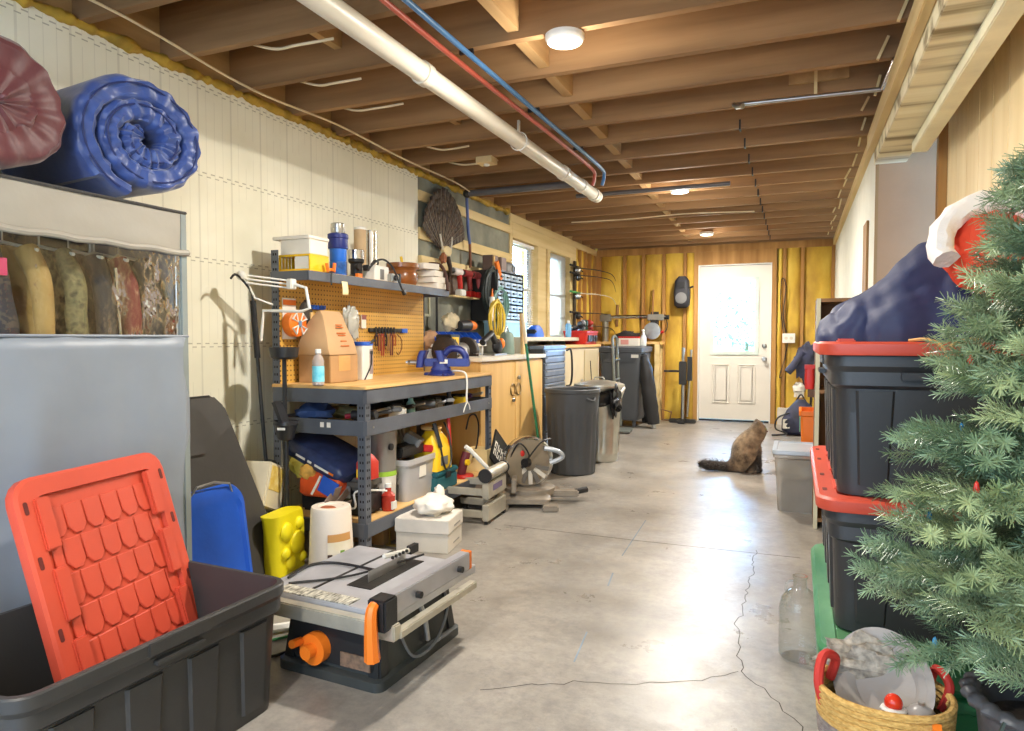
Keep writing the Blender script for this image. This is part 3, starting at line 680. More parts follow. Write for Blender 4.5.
for z in (0, -.03, .03): MB().tube([(.10, .02, z * .6), (-.04, -.13, z * .6 + .02)], .0045, 6).build('arm_rod', WHITEP, t)
MB().tube([(-.04, -.12, .03), (-.02, -.08, -.07), (.02, .0, -.10)], .005, 6).build('spring_rod', WHITEP, t)
MB().ball((-.045, -.14, .035), .024, 10).build('joint', WHITEP, t)
MB().ob((.12, .02, .0), (.03, .045, .05)).build('clamp_block', WHITEP, t, bev=.004)
MB().tube([(.13, .02, 0), (.20, .03, -.02), (.22, .03, -.12), (.18, .02, -.135), (-.02, -.02, -.13), (-.03, -.03, -.28)], .008, 8).build('bracket_loop', WHITEP, t)
t = thing('fan_rotor', 'grey fan rotor with flat blades standing under the bench end', 'rotor', (-2.06, 2.72, .26))
for k in range(8):
    a = k * PI / 4
    MB().ob((.0, .07 * math.cos(a), .07 * math.sin(a)), (.004, .085, .05), (a, .35, 0)).build('blade', mat('grey_blade', (124, 108, 98), .6), t)
MB().cyl((-.02, 0, 0), (.02, 0, 0), .02).build('hub', DARKMETAL, t)
MB().cyl((0, 0, -.26), (0, 0, -.02), .008).build('stand', DARKMETAL, t)
# ================================================================== workbench
X0, X1, Y0, Y1 = -2.47, -1.91, 2.75, 4.22      # back, front, near, far
def slot_post(h):
    b = MB().box(-.02, .02, -.002, .002, 0, h).box(-.02, -.016, -.002, .036, 0, h)
    return b
t = thing('steel_workbench', 'grey steel boltless workbench with pegboard back and loaded shelves', 'workbench', (X0, Y0, 0))
DX, DY = X1 - X0, Y1 - Y0
def local_box(*a): return B(*a)
HOLE = mat('slot_hole', (22, 22, 24), .8)
for x, y, h in ((DX, 0, .86), (0, 0, 1.54), (DX, DY, .86), (0, DY, 1.445)):
    sx = -1 if x else 1; sy = 1 if y == 0 else -1
    p = MB().prism([(x, y), (x + sx * .045, y), (x + sx * .045, y + sy * .003), (x + sx * .003, y + sy * .003), (x + sx * .003, y + sy * .045), (x, y + sy * .045)], 0, h); nf = len(p.bm.faces)
    for k in range(int(h / .038)):
        z = .03 + k * .038
        for q in (.015, .03):
            p.box(x - .0006, x + .0006, min(y + sy * q - .004, y + sy * q + .004), max(y + sy * q - .004, y + sy * q + .004), z, z + .012)
            p.box(min(x + sx * q - .004, x + sx * q + .004), max(x + sx * q - .004, x + sx * q + .004), y - .0006, y + .0006, z, z + .012)
    for f in list(p.bm.faces)[nf:]: f.material_index = 1
    p.build('post', [GREYSTEEL, HOLE], t)
def ring_beams(z0, z1, nm, back=True):
    B(DX - .004, DX + .006, .003, DY - .003, z0, z1).build(nm, GREYSTEEL, t, bev=.003)
    for y in (-.006, DY - .004): B(.003, DX - .003, y, y + .010, z0, z1).build(nm, GREYSTEEL, t, bev=.003)
    if back: B(-.004, .006, .003, DY - .003, z0, z1).build(nm, GREYSTEEL, t, bev=.003)
ring_beams(.775, .845, 'top_beam'); ring_beams(.62, .695, 'middle_beam'); ring_beams(.125, .195, 'lower_beam')
PLYX = wood('bench_plywood', (204, 158, 92), (232, 194, 132), 1, .55, 9, .04)
B(-.0, DX + .012, -.01, DY + .01, .846, .862).build('worktop', PLYX, t, bev=.003)
B(.006, DX - .006, .012, DY - .012, .640, .652).build('middle_deck', PLYX, t)
B(.006, DX - .006, .012, DY - .012, .186, .198).build('lower_deck', PLYX, t)
for x0, y0 in ((DX - .0, .06), (DX - .0, DY - .06)): MB().cyl((DX + .006, y0, .66), (DX + .009, y0, .66), .006, n=8).build('rivet', STEEL, t)
for x in (.30, .34): MB().box(x, x + .022, -.0075, -.006, .655, .68).build('price_sticker', WHITEPAPER, t)
def peg_mat():
    m = mat('pegboard_tan', (196, 150, 66), .6, 0, .06, 4, bump=0, c2=(212, 166, 78)); nt = m.node_tree; b = nt.nodes['Principled BSDF']
    tc = nd(nt, 'ShaderNodeTexCoord'); sp = nd(nt, 'ShaderNodeSeparateXYZ'); nt.links.new(tc.outputs['Object'], sp.inputs[0])
    a = mth(nt, 'SUBTRACT', mth(nt, 'FRACT', mth(nt, 'MULTIPLY', sp.outputs[1], 1 / .0254)), .5); c = mth(nt, 'SUBTRACT', mth(nt, 'FRACT', mth(nt, 'MULTIPLY', sp.outputs[2], 1 / .0254)), .5)
    d = mth(nt, 'ADD', mth(nt, 'MULTIPLY', a, a), mth(nt, 'MULTIPLY', c, c)); k = mth(nt, 'LESS_THAN', d, .032)
    mx = nd(nt, 'ShaderNodeMixRGB'); nt.links.new(k, mx.inputs[0]); nt.links.new(b.inputs['Base Color'].links[0].from_socket, mx.inputs[1]); mx.inputs[2].default_value = lin((84, 56, 22)); nt.links.new(mx.outputs[0], b.inputs['Base Color']); return m
B(.035, .041, .01, DY - .01, .862, 1.412).build('pegboard', peg_mat(), t)
SH = .23
B(SH, SH + .008, -.004, DY + .004, 1.382, 1.430).build('top_shelf_lip', GREYSTEEL, t, bev=.002)
for y in (-.006, DY - .004): B(-.003, SH, y, y + .010, 1.382, 1.430).build('top_shelf_side', GREYSTEEL, t, bev=.002)
B(0, SH, .006, DY - .006, 1.416, 1.432).build('top_shelf_deck', PLYX, t)
# ---- things on the top shelf (deck height 1.404)
SZ = 1.433
def on(px, x): return YA(px, x)
ybox = on(296, -2.36)
t = thing('yellow_case', 'yellow open fronted case on the near end of the top shelf', 'case', (-2.35, 2.855, SZ))
MB().box(-.10, .10, -.075, .075, 0, .010).box(-.10, .10, -.075, .075, .074, .084).box(.09, .10, -.075, .075, .010, .074).box(-.10, -.09, -.075, .075, .010, .074).box(-.09, .09, .065, .075, .010, .074).build('frame', YELLOWP, t, bev=.002)
B(-.0, .085, -.07, -.06, .011, .073).build('liner', WHITEP, t)
for k in range(4): MB().tube([(-.08 + .02 * k, -.072, .011), (-.08 + .02 * k, -.072, .073)], .0015, 4).build('wire', STEEL, t)
t = thing('white_box', 'white lidded box stacked on the yellow case', 'box', (-2.35, 2.855, SZ + .0845))
B(-.09, .095, -.07, .072, 0, .075).build('body', WHITEPAPER, t, bev=.003)
B(-.13, .10, -.085, .08, .075, .092).build('lid', WHITEPAPER, t, bev=.003)
BLUEM = mat('speckled_blue', (36, 92, 170), .35, 0, .4, 26, detail=2); BLUED = mat('deep_blue', (32, 46, 118), .4); BLUEL = mat('bright_blue', (40, 110, 214), .4)
t = thing('travel_mug', 'tall blue travel mug with a steel cap on the top shelf', 'mug', (-2.36, on(339, -2.36), SZ))
MB().lathe([(.042, 0), (.047, .01), (.047, .085)], n=24).build('base_sleeve', BLUEM, t)
MB().lathe([(.042, .085), (.045, .09), (.047, .155)], n=24).build('middle_sleeve', BLUEL, t)
MB().lathe([(.053, .155), (.055, .16), (.053, .21), (.057, .215), (.057, .235), (.047, .24)], n=24).build('collar', BLUED, t)
MB().lathe([(.037, .24), (.039, .245), (.039, .292), (.035, .297)], n=24).build('cap', STEEL, t)
t = thing('spring_clamp', 'orange spring clamp gripping the top shelf lip below the blue mug', 'clamp', (-2.225, on(331, -2.23), SZ - .005))
MB().tube([(0, -.035, .05), (0, -.025, .012), (0, .0, .02), (0, .025, .012), (0, .03, .055)], .009, 8).build('jaw', ORANGEP, t)
MB().tube([(.003, .0, .01), (.004, -.004, -.06)], .004, 6).build('stem', DARKMETAL, t)
t = thing('coffee_grinder', 'black machine with a steel drum cap beside the blue mug', 'machine', (-2.36, on(357, -2.36), SZ))
MB().lathe([(.05, 0), (.048, .02), (.034, .03), (.034, .09), (.045, .10), (.047, .115)], n=20).build('body', BLACKP, t)
MB().lathe([(.044, .115), (.047, .118), (.047, .168), (.043, .171)], n=24).build('drum_cap', CHROME, t)
for a in (-.6, .5): MB().cyl((.03, a * .06, .07), (.06, a * .08, .07), .018).build('knob', BLACKP, t)
MB().box(.035, .055, -.06, -.02, 0, .03).build('socket', ORANGEP, t)
t = thing('white_carton', 'white carton with a rounded notch on the middle of the top shelf', 'box', (-2.34, on(374, -2.34), SZ))
B(-.06, .06, -.075, .075, 0, .09).build('body', WHITEP, t, bev=.004)
MB().box(.0605, .062, -.02, .02, .01, .07).build('notch', GREYP, t)
MB().tube(catmull([(0, -.03, .09), (.02, -.02, .12), (.02, .02, .118), (0, .04, .09)], 4), .005, 6).build('handle', BLACKP, t)
t = thing('power_cable', 'black cable with a plug hanging over the top shelf lip', 'cable', (-2.28, on(384, -2.28), SZ))
MB().tube(catmull([(0, -.16, .05), (.02, -.12, .10), (.02, -.03, .125), (.03, .05, .09), (.06, .06, .02), (.075, .075, -.03), (.08, .085, -.05)], 6), .006, 8).build('cord', BLACKP, t)
MB().tube([(.08, .085, -.05), (.085, .10, -.075)], .012, 8).build('plug', BLACKP, t)
t = thing('tan_tube', 'tall tan cardboard tube standing against the wall behind the top shelf', 'tube', (-2.43, on(361, -2.43), SZ)); MB().lathe([(.036, 0), (.036, .32), (.031, .32), (.031, .02)], n=20).build('tube', mat('tan_card', (196, 168, 130), .7), t); MB().lathe([(.037, .31), (.037, .325), (.03, .327)], n=20, cap=(0, 1)).build('end_plug', WHITEP, t)
t = thing('silver_tube', 'tall crinkled silver foil tube standing beside the tan tube', 'tube', (-2.42, on(372, -2.42), SZ))
MB().loft([ell((0, 0, z * .0168), Vector((1, 0, 0)), Vector((0, 1, 0)), .034 + .003 * (z % 2), .034 + .003 * (z % 2), 18) for z in range(20)]).build('foil', mat('silver_foil', (200, 198, 190), .25, .9, .2, 18, bump=.3), t)
B(.02, .03, -.05, -.03, 0, .31).build('strip', WHITEP, t)
t = thing('ceramic_crock', 'brown glazed crock on the far half of the top shelf', 'crock', (-2.39, on(403, -2.39), SZ))
MB().lathe([(.075, 0), (.094, .02), (.102, .055), (.098, .085), (.09, .10), (.098, .115), (.108, .12), (.108, .148), (.10, .15), (.09, .14), (.08, .03), (.02, .02)], n=32).build('body', mat('brown_glaze', (136, 82, 42), .25, 0, .25, 6, coat=.5), t)
MB().tube([(.03, -.02, .03), (.02, -.05, .19)], .009, 8).build('yellow_brush', YELLOWP, t)
MB().tube([(-.02, .0, .03), (-.02, .03, .20)], .008, 8).build('stick', WHITEP, t)
t = thing('small_radio', 'small silver and black device in front of the crock', 'device', (-2.265, on(394, -2.265), SZ))
B(-.02, .02, -.045, .035, 0, .05).build('body', STEEL, t, bev=.006)
MB().cyl((.02, -.01, .025), (.032, -.01, .025), .017).build('dial', BLACKP, t); B(-.015, .022, .035, .05, 0, .055).build('end_cap', BLACKP, t)
bk = [(428, 1.433, 4, 'lowest'), (427, 1.473, -7, 'second from the bottom'), (425, 1.513, 5, 'third from the bottom'), (421, 1.556, -16, 'topmost and tilted')]
for i, (px, z, a, nm) in enumerate(bk):
    t = thing('folded_paper', 'white folded paper bundle beside the crock, %s of the pile' % nm, 'paper bundle', (-2.36, on(px, -2.36), z), R(a), 'paper bundles on the top shelf')
    MB().loft([rr(.22, .15, q, .014) for q in (0, .005, .033, .038)]).build('bundle', WHITEPAPER, t, ang=60)
    if i in (1, 2): B(.1005, .102, -.05, -.02, .005, .025).build('purple_mark', mat('purple_print', (88, 48, 130), .7), t)
t = thing('leather_strap', 'dark brown strap drooping over the paper bundles at the far shelf end', 'strap', (-2.27, on(441, -2.27), SZ))
MB().tube(catmull([(-.06, -.06, .17), (0, -.02, .165), (.02, .02, .12), (.035, .03, .04), (.045, .02, -.01)], 5), .012, 8).build('strap', mat('brown_leather', (74, 42, 28), .6), t)
t = thing('sticky_note', 'pale yellow note hanging from the top shelf lip', 'note', (-2.229, on(345, -2.23), 1.395))
MB().grid(lambda u, v: Vector((.004 * math.sin(v * 3), -.026 + .05 * u + .008 * v, -.07 * v)), 4, 6).build('paper', mat('note_paper', (236, 228, 178), .8), t, thick=.0006)
# ---- pegboard tools
PXB = X0 + .042
t = thing('trimmer_head_pack', 'orange and white trimmer head hung on the near end of the pegboard', 'trimmer head', (PXB + .03, 2.825, 1.10))
B(-.028, -.024, -.05, .05, -.01, .20).build('card', WHITEPAPER, t)
MB().box(-.023, -.021, -.048, .048, .165, .192).build('card_band', ORANGEP, t)
MB().lathe([(.062, -.02), (.066, -.012), (.066, .03), (.056, .038), (.02, .04)], (0, .0, .068), 28, (1, 0, 0)).build('spool', ORANGEP, t)
for k in range(4):
    a = R(45 + 90 * k); c, s_ = math.cos(a), math.sin(a)
    MB().tube([(.04, .012 * c, .068 + .012 * s_), (.043, .055 * c - .02 * s_, .068 + .055 * s_ + .02 * c), (.043, .055 * c + .02 * s_, .068 + .055 * s_ - .02 * c)], .0055, 6, True).build('spoke', WHITEP, t)
MB().ob((.045, 0, .068), (.012, .02, .034)).build('hub', mat('hub_blue', (120, 150, 180), .4), t, bev=.004)
def tool_rack(name, label, y, z, L, m):
    t = thing(name, label, 'tool rack', (PXB, y, z)); B(0, .014, -L / 2, L / 2, -.012, .012).build('bar', m, t, bev=.002); return t
t = tool_rack('hook_rail', 'short blue hook rail high on the pegboard above the paper bag', on(316, PXB), 1.262, .12, BLUEP)
for k in range(4): MB().tube([(.014, -.045 + .03 * k, 0), (.028, -.045 + .03 * k, -.008), (.03, -.045 + .03 * k, .012)], .004, 6).build('hook', BLUEP, t)
yr = on(386, PXB)
t = tool_rack('tool_rail', 'long dark tool rail with a blue end across the pegboard', yr, 1.145, .40, DARKMETAL)
B(.001, .018, .17, .235, -.014, .014).build('blue_end', BLUEP, t)
PL = [('pliers with dark grips', (54, 34, 30)), ('pliers with brown grips', (126, 66, 40)), ('wire cutters with rust red grips', (150, 60, 44)), ('nippers with black grips', (38, 34, 34)), ('slim pliers with tan grips', (150, 110, 70)), ('small cutters with maroon grips', (98, 40, 42)), ('long nose pliers with orange brown grips', (160, 86, 40))]
for i, (nm, c) in enumerate(PL):
    t = thing('hanging_pliers', nm + ' hanging on the long pegboard rail', 'pliers', (PXB + .022, yr - .14 + .034 * i, 1.145), 0, 'pliers on the pegboard rail')
    g = mat('grip_%d' % i, c, .5)
    MB().tube([(0, -.004, .02), (0, 0, -.02)], .007, 8).build('jaw', DARKMETAL, t)
    ln = .10 + .03 * (i % 3)
    for s_ in (-1, 1): MB().tube(catmull([(0, 0, -.02), (0, s_ * .014, -.05), (0, s_ * .010, -ln)], 4), .005, 6).build('handle', g, t)
t = thing('coping_saw', 'thin curved wire saw hanging at the far end of the pegboard rail', 'saw', (PXB + .02, yr + .12, 1.12))
MB().tube(catmull([(0, -.02, 0), (0, .03, -.03), (0, .035, -.09), (0, -.0, -.13), (0, -.025, -.12)], 5), .0035, 6).build('frame', COPPER, t)
t = thing('plastic_bag', 'clear crumpled plastic bag hanging on the pegboard behind the paper bag', 'bag', (PXB + .05, on(351, PXB + .05), 1.13))
MB().ball((0, 0, .05), (.035, .06, .10), 20, .5, 3, 4).build('bag', mat('cloudy_bag', (200, 206, 200), .25, 0, .1, bump=.5, bsc=14, alpha=.6), t)
t = thing('hang_tag', 'white and red packet hung above the pegboard rail', 'packet', (PXB + .012, on(362, PXB), 1.195))
B(-.004, .004, -.022, .022, -.04, .04).build('card', WHITEPAPER, t); B(.0045, .006, -.022, .022, .012, .04).build('header', mat('packet_maroon', (140, 80, 76), .6), t)
t = thing('dark_pouch', 'dark pouch hanging between the trimmer head and the paper bag', 'pouch', (PXB + .04, on(306, PXB + .04), 1.13)); MB().ball((0, 0, .07), (.03, .045, .09), 14, .35, 3, 2).build('body', mat('dark_pouch_cloth', (60, 54, 46), .8), t); B(.028, .034, -.0, .02, .06, .10).build('tan_tab', PLY, t)
# ---- worktop (z = .863)
WZ = .863
yb = on(326, -2.28)
t = thing('cardboard_box', 'brown cardboard box on the worktop under the paper bag', 'box', (-2.30, 2.975, WZ))
B(-.10, .10, -.11, .13, 0, .145).build('carton', CARD, t, bev=.003)
B(.1003, .1013, -.04, .06, .06, .14).build('flap_tape', mat('box_tape', (206, 156, 96), .4), t)
KRAFT = mat('kraft_paper', (190, 154, 112), .75, 0, .08, 4, bump=.3, bsc=9)
t = thing('paper_bag', 'folded brown kraft paper bag with orange print resting on the cardboard box', 'paper bag', (-2.30, 2.975, WZ + .146))
def bagring(z, x0, x1, y0, y1):
    k = []
    for p in rr(x1 - x0, y1 - y0, z, .008, (x0 + x1) / 2, (y0 + y1) / 2, 2): k.append(p + Vector((.007 * mnoise.noise(p * 15), .007 * mnoise.noise(p * 15 + Vector((3, 0, 0))), .012 * mnoise.noise(p * 12) * (z > .2))))
    return k
MB().loft([bagring(0, -.10, .105, -.12, .12), bagring(.03, -.10, .10, -.125, .115), bagring(.08, -.09, .085, -.115, .11), bagring(.13, -.08, .065, -.10, .105), bagring(.17, -.06, .045, -.09, .105), bagring(.205, -.02, .03, -.085, .10), bagring(.225, .0, .022, -.085, .085)]).build('body', KRAFT, t, ang=40)
PRN = mat('orange_print', (198, 104, 46), .8)
for z, w in ((.155, .055), (.142, .065), (.112, .075), (.100, .06), (.070, .05), (.045, .07)):
    MB().ob((.112 - .36 * z + .006, .015, z), (.0014, w, .006), (0, -.34, 0)).build('print_line', PRN, t)
t = thing('drink_bottle', 'clear drink bottle with a light blue label in front of the cardboard box', 'bottle', (-2.165, on(318, -2.165), WZ))
MB().lathe([(.024, 0), (.029, .004), (.029, .095), (.028, .10), (.029, .12), (.022, .14), (.012, .152), (.012, .162)], n=24).build('body', mat('clear_bottle', (226, 214, 206), .1, 0, .05, trans=.55, bump=0), t)
MB().lathe([(.0298, .018), (.0298, .095)], n=24, cap=(0, 0)).build('label', mat('aqua_label', (84, 190, 214), .4, 0, .25, 30, c2=(150, 222, 232)), t)
MB().lathe([(.0145, .157), (.0145, .176), (.012, .178)], n=18).build('cap', WHITEP, t)
t = thing('white_jug', 'white square tub with a blue lid and black strap beside the paper bag', 'tub', (-2.28, on(360, -2.28), WZ))
MB().loft([rr(.11, .10, z, .012) for z in (0, .19)]).build('body', WHITEP, t)
MB().loft([rr(.114, .104, z, .012) for z in (.19, .212)]).build('lid', BLUEP, t)
MB().tube(catmull([(.058, -.04, .0), (.06, .02, .08), (.058, .025, .15)], 4), .004, 6).cyl((.05, .025, .15), (.062, .025, .15), .011).build('strap', BLACKP, t)
MB().tube([(.045, -.0, .19), (.06, .05, .22)], .008, 6).build('handle', BLACKP, t)
B(.0555, .057, .012, .045, .03, .17).build('label', mat('grey_label', (120, 104, 108), .6, c2=(180, 170, 168), sc_=30), t)
VIS = mat('vise_blue', (38, 50, 118), .35, .1, .15, 10)
t = thing('bench_vise', 'blue bench vise bolted to the front of the worktop', 'vise', (-2.06, on(441, -2.06), WZ), R(-72))
MB().lathe([(.085, 0), (.085, .012), (.07, .02), (.06, .035)], n=28).build('swivel_base', VIS, t)
for k in range(3):
    a = 2.1 * k + .5; MB().lathe([(.022, 0), (.022, .014), (.012, .018)], (.088 * math.cos(a), .088 * math.sin(a), 0), 14).build('mounting_lug', VIS, t)
MB().loft([rr(.09, .13, .035, .03), rr(.085, .10, .06, .03), rr(.09, .09, .085, .02)]).build('body', VIS, t)
B(-.032, .032, -.10, .18, .055, .105).build('slide_bar', VIS, t, bev=.006)
MB().loft([rr(.105, .05, z, .012, 0, y) for z, y in ((.085, .01), (.13, .0), (.155, -.01))]).build('fixed_jaw', VIS, t)
MB().loft([rr(.105, .045, z, .012, 0, y) for z, y in ((.05, -.13), (.12, -.12), (.155, -.105))]).build('moving_jaw', VIS, t)
MB().tube(catmull([(0, .02, .13), (0, .06, .165), (0, .12, .16), (0, .155, .12), (0, .15, .08)], 5), .022, 10).build('anvil_horn', VIS, t)
MB().cyl((0, -.15, .08), (0, -.21, .08), .016).tube([(-.08, -.20, .075), (.08, -.20, .085)], .007, 8).build('screw_handle', STEEL, t)
B(.0455, .047, .0, .05, .075, .10).build('badge', WHITEP, t); B(-.047, -.0455, .0, .05, .075, .10).build('badge', WHITEP, t)
t = thing('bench_grinder', 'bench grinder with dark wheel guards behind the blue vise', 'grinder', (-2.28, on(456, -2.28), WZ))
MB().loft([rr(.13, .18, z, .02) for z in (0, .03, .07)]).build('base', DARKMETAL, t)
MB().cyl((0, -.10, .14), (0, .10, .14), .062, n=28).build('motor', mat('grinder_grey', (126, 122, 116), .4, .4), t)
B(.055, .066, -.05, .05, .12, .16).build('plate', WHITEP, t)
for s_ in (-1, 1):
    MB().lathe([(.03, -.02), (.098, -.02), (.102, -.015), (.102, .03), (.09, .036), (.03, .038)], (0, s_ * .15, .14), 32, (0, s_, 0)).build('wheel_guard', mat('wheel_guard_brown', (62, 54, 48), .5, .3), t)
    MB().cyl((0, s_ * .185, .14), (0, s_ * .197, .14), .028).build('hub_cap', DARKMETAL, t)
    MB().ob((.10, s_ * .15, .12), (.05, .04, .006)).build('tool_rest', STEEL, t)
t = thing('extension_cord', 'white cord looped down over the bench front below the vise', 'cord', (-1.89, on(466, -1.89), .80))
MB().tube(catmull([(-.12, .02, .09), (-.02, .01, .085), (.006, .0, .03), (.006, -.005, -.06), (.006, .0, -.10)], 5), .006, 6).tube(catmull([(.006, 0, -.10), (.006, -.03, -.13), (.004, -.045, -.16)], 4), .004, 6).tube(catmull([(.006, 0, -.10), (.006, .03, -.12), (.004, .045, -.15)], 4), .004, 6).build('cord', WHITEP, t)
# ---- middle tray tools (deck .653)
MT = [('black pistol grip driver', (36, 36, 38), 'driver', 0), ('crimson handled file', (150, 30, 50), 'hand_file', 1), ('grey pipe wrench', (96, 96, 98), 'pipe_wrench', 2), ('silver adjustable wrench', (170, 170, 168), 'wrench', 2), ('white caulk nozzle pack', (214, 212, 204), 'small_pack', 3), ('black ratchet case', (30, 30, 32), 'small_case', 3), ('dark bar clamp', (56, 52, 50), 'bar_clamp', 1), ('pale teal spray bottle', (140, 196, 200), 'small_bottle', 4), ('charcoal sander', (62, 64, 66), 'sander', 0), ('dark green drill', (36, 66, 52), 'drill', 0),
      ('steel socket handle', (150, 152, 156), 'wrench', 2), ('light grey battery', (150, 156, 160), 'battery', 3), ('black flashlight', (32, 32, 34), 'flashlight', 4), ('white tape roll', (222, 218, 210), 'tape_roll', 5), ('yellow tape measure', (224, 190, 40), 'tape_measure', 3), ('black handled plane', (44, 40, 40), 'hand_plane', 0), ('purple handled screwdriver', (86, 50, 110), 'screwdriver', 1), ('blue grey chisel', (80, 100, 130), 'chisel', 1)]
r5 = random.Random(5)
for i, (nm, c, on_, kd) in enumerate(MT):
    y = 2.86 + i * .074; x = -1.985 - .05 * (i % 2); m = mat('tray_tool_%d' % i, c, .45, .5 if kd == 2 else 0, .2)
    t = thing(on_, nm + ' lying in the middle tray of the workbench', 'tool', (x, y, .653), r5.uniform(-.6, .6), 'tools in the middle tray')
    if kd == 0:
        MB().tube([(-.07, 0, .055), (.06, 0, .06)], .024, 12).build('body', m, t); MB().tube([(-.04, 0, .05), (-.05, .005, 0.015)], .018, 8).build('grip', BLACKP, t)
    elif kd == 1:
        MB().tube([(-.10, -.02, .04), (.02, 0, .065)], .013, 8).build('handle', m, t); MB().tube([(.02, 0, .065), (.12, .02, .085)], .006, 6).build('blade', STEEL, t)
    elif kd == 2:
        MB().tube([(-.10, -.04, .03), (.05, 0, .065)], .010, 8).build('shank', m, t); MB().ob((.075, .01, .07), (.05, .035, .02), (0, 0, .4)).build('head', m, t, bev=.004)
    elif kd == 3: MB().ob((0, 0, .035), (.09, .055, .07), (0, 0, 0)).build('body', m, t, bev=.008); MB().ob((.0, 0, .074), (.05, .035, .008)).build('cap', BLACKP, t)
    elif kd == 4: MB().lathe([(.02, 0), (.026, .01), (.026, .07), (.014, .085), (.014, .10)], n=14).build('body', m, t); MB().cyl((0, 0, .10), (0, 0, .112), .016).build('cap', DARKMETAL, t)
    else: MB().lathe([(.022, 0), (.04, 0), (.04, .04), (.022, .04)], n=20).build('roll', m, t)
for i, (y, c, nm, sh) in enumerate(((2.90, (48, 72, 120), 'navy blue cloth pouch', .05), (3.15, (150, 156, 120), 'olive rope hank', .03), (3.35, (40, 40, 44), 'black cable coil', .04), (3.6, (46, 52, 48), 'dark green jacketed cable coil', .04), (3.85, (60, 58, 56), 'charcoal work glove', .04))):
    t = thing('tray_bundle', nm + ' at the back of the middle tray', 'bundle', (-2.33, y, .655), 0, 'bundles at the back of the middle tray')
    MB().ball((0, 0, sh), (.10, .09, sh), 14, .5, 2.5, i).build('bundle', mat('bundle_%d' % i, c, .8), t)
# ---- lower shelf (deck .199)
LZ = .199
t = thing('black_tool_case', 'large black ribbed tool case at the near end of the lower shelf', 'tool case', (-2.18, 3.0, LZ))
B(-.20, .20, -.16, .17, 0, .12).build('lower_shell', BLACKP, t, bev=.015); B(-.20, .20, -.16, .17, .125, .19).build('upper_shell', mat('worn_case_grey', (84, 80, 74), .6), t, bev=.02)
for x in (-.1, .1): B(x - .02, x + .02, -.172, -.16, .09, .15).build('latch', GREYP, t, bev=.003)
MB().tube([(-.06, -.165, .19), (-.05, -.16, .215), (.05, -.16, .215), (.06, -.165, .19)], .008, 8).build('handle', BLACKP, t)
NAVY = mat('navy_bag_film', (44, 56, 92), .35, 0, .3, 18, bump=.3, bsc=14)
t = thing('navy_bag', 'dark navy bag with white and orange print slumped on the black tool case', 'bag', (-2.25, 2.90, LZ + .29), 0, rot=(R(8), R(22), 0))
MB().loft([[Vector((p.x, p.y, z + .008 * mnoise.noise(p * 9))) for p in rr(w, d, z, .05)] for z, w, d in ((-.06, .30, .18), (-.03, .42, .26), (.02, .44, .27), (.05, .36, .22))]).build('body', NAVY, t, ang=60)
for x, y, w, m_ in ((-.06, -.1365, .06, WHITEP), (.08, -.137, .09, WHITEP), (.14, -.135, .03, ORANGEP), (.0, -.136, .025, WHITEP)): MB().ob((x, y, .0), (w, .002, .012)).build('print', m_, t)
t = thing('orange_snack_bag', 'orange and blue printed bag standing on the black tool case', 'bag', (-2.20, 2.80, LZ + .10), R(4))
MB().loft([[Vector((p.x, p.y, z)) for p in rr(w, d, z, .02)] for z, w, d in ((0, .20, .07), (.02, .24, .09), (.08, .24, .08), (.12, .20, .03))]).build('body', mat('orange_film', (212, 84, 40), .35, 0, .2), t, ang=60)
MB().ob((.06, -.046, .055), (.10, .004, .085), (0, R(25), 0)).build('blue_panel', BLUEP, t); MB().ob((-.01, -.047, .06), (.012, .004, .11), (0, R(30), 0)).build('white_band', WHITEP, t)
MB().ball((-.08, -.01, .115), (.05, .035, .045), 10, .4, 4, 1).build('contents', mat('yellow_brown_heap', (196, 150, 70), .7, 0, .4, 20), t)
t = thing('yellow_rag', 'pale yellow rag bundle behind the reacher pole on the lower shelf', 'rag', (-2.36, 2.83, LZ + .192)); MB().ball((0, 0, .075), (.07, .05, .08), 14, .6, 3, 8).build('rag', mat('pale_yellow_cloth', (214, 200, 96), .8), t)
RED = mat('can_red', (190, 48, 34), .4)
t = thing('red_fuel_can', 'red fuel can with a yellow label beside the near front post', 'fuel can', (-1.985, 2.875, LZ + .192))
MB().loft([rr(.09, .10, z, .025) for z in (0, .08)] + [rr(.06, .06, .11, .02), rr(.03, .03, .125, .01), rr(.03, .03, .145, .01)]).build('body', RED, t)
MB().box(-.03, .03, -.053, -.0505, .01, .05).build('label', YELLOWP, t)
t = thing('white_cable', 'white cable wrapped loosely around the black tool case', 'cable', (-2.0, 2.84, LZ))
MB().tube(catmull([(-.30, .0, .10), (-.2, -.02, .16), (-.16, -.03, .06), (-.02, -.03, .05), (-.01, -.04, .13), (.05, .0, .14), (.085, .1, .12)], 6), .005, 6).build('cable', WHITEP, t)
t = thing('paint_pail', 'tall grey and white pail with a green band behind the near front post', 'pail', (-2.02, on(381, -2.02), LZ))
MB().lathe([(.066, 0), (.07, .01), (.075, .17), (.078, .175)], n=28).build('lower_body', WHITEP, t)
MB().lathe([(.077, .175), (.077, .20)], n=28, cap=(0, 0)).build('green_band', mat('lime_band', (150, 190, 60), .5), t)
MB().lathe([(.075, .20), (.078, .39), (.081, .395), (.081, .41), (.07, .412)], n=28).build('upper_body', mat('pail_grey', (150, 146, 140), .35, .5), t)
MB().cyl((.07, -.03, .33), (.083, -.03, .33), .018).build('ear', BLACKP, t)
t = thing('red_bottle', 'red and clear bottle in front of the grey pail', 'bottle', (-1.955, on(388, -1.95), LZ))
MB().lathe([(.032, 0), (.036, .01), (.036, .08), (.016, .10), (.016, .12)], n=18).build('body', mat('red_clear', (186, 60, 46), .2, 0, .2, trans=.2), t); MB().cyl((0, 0, .12), (0, 0, .14), .018).build('cap', WHITEP, t)
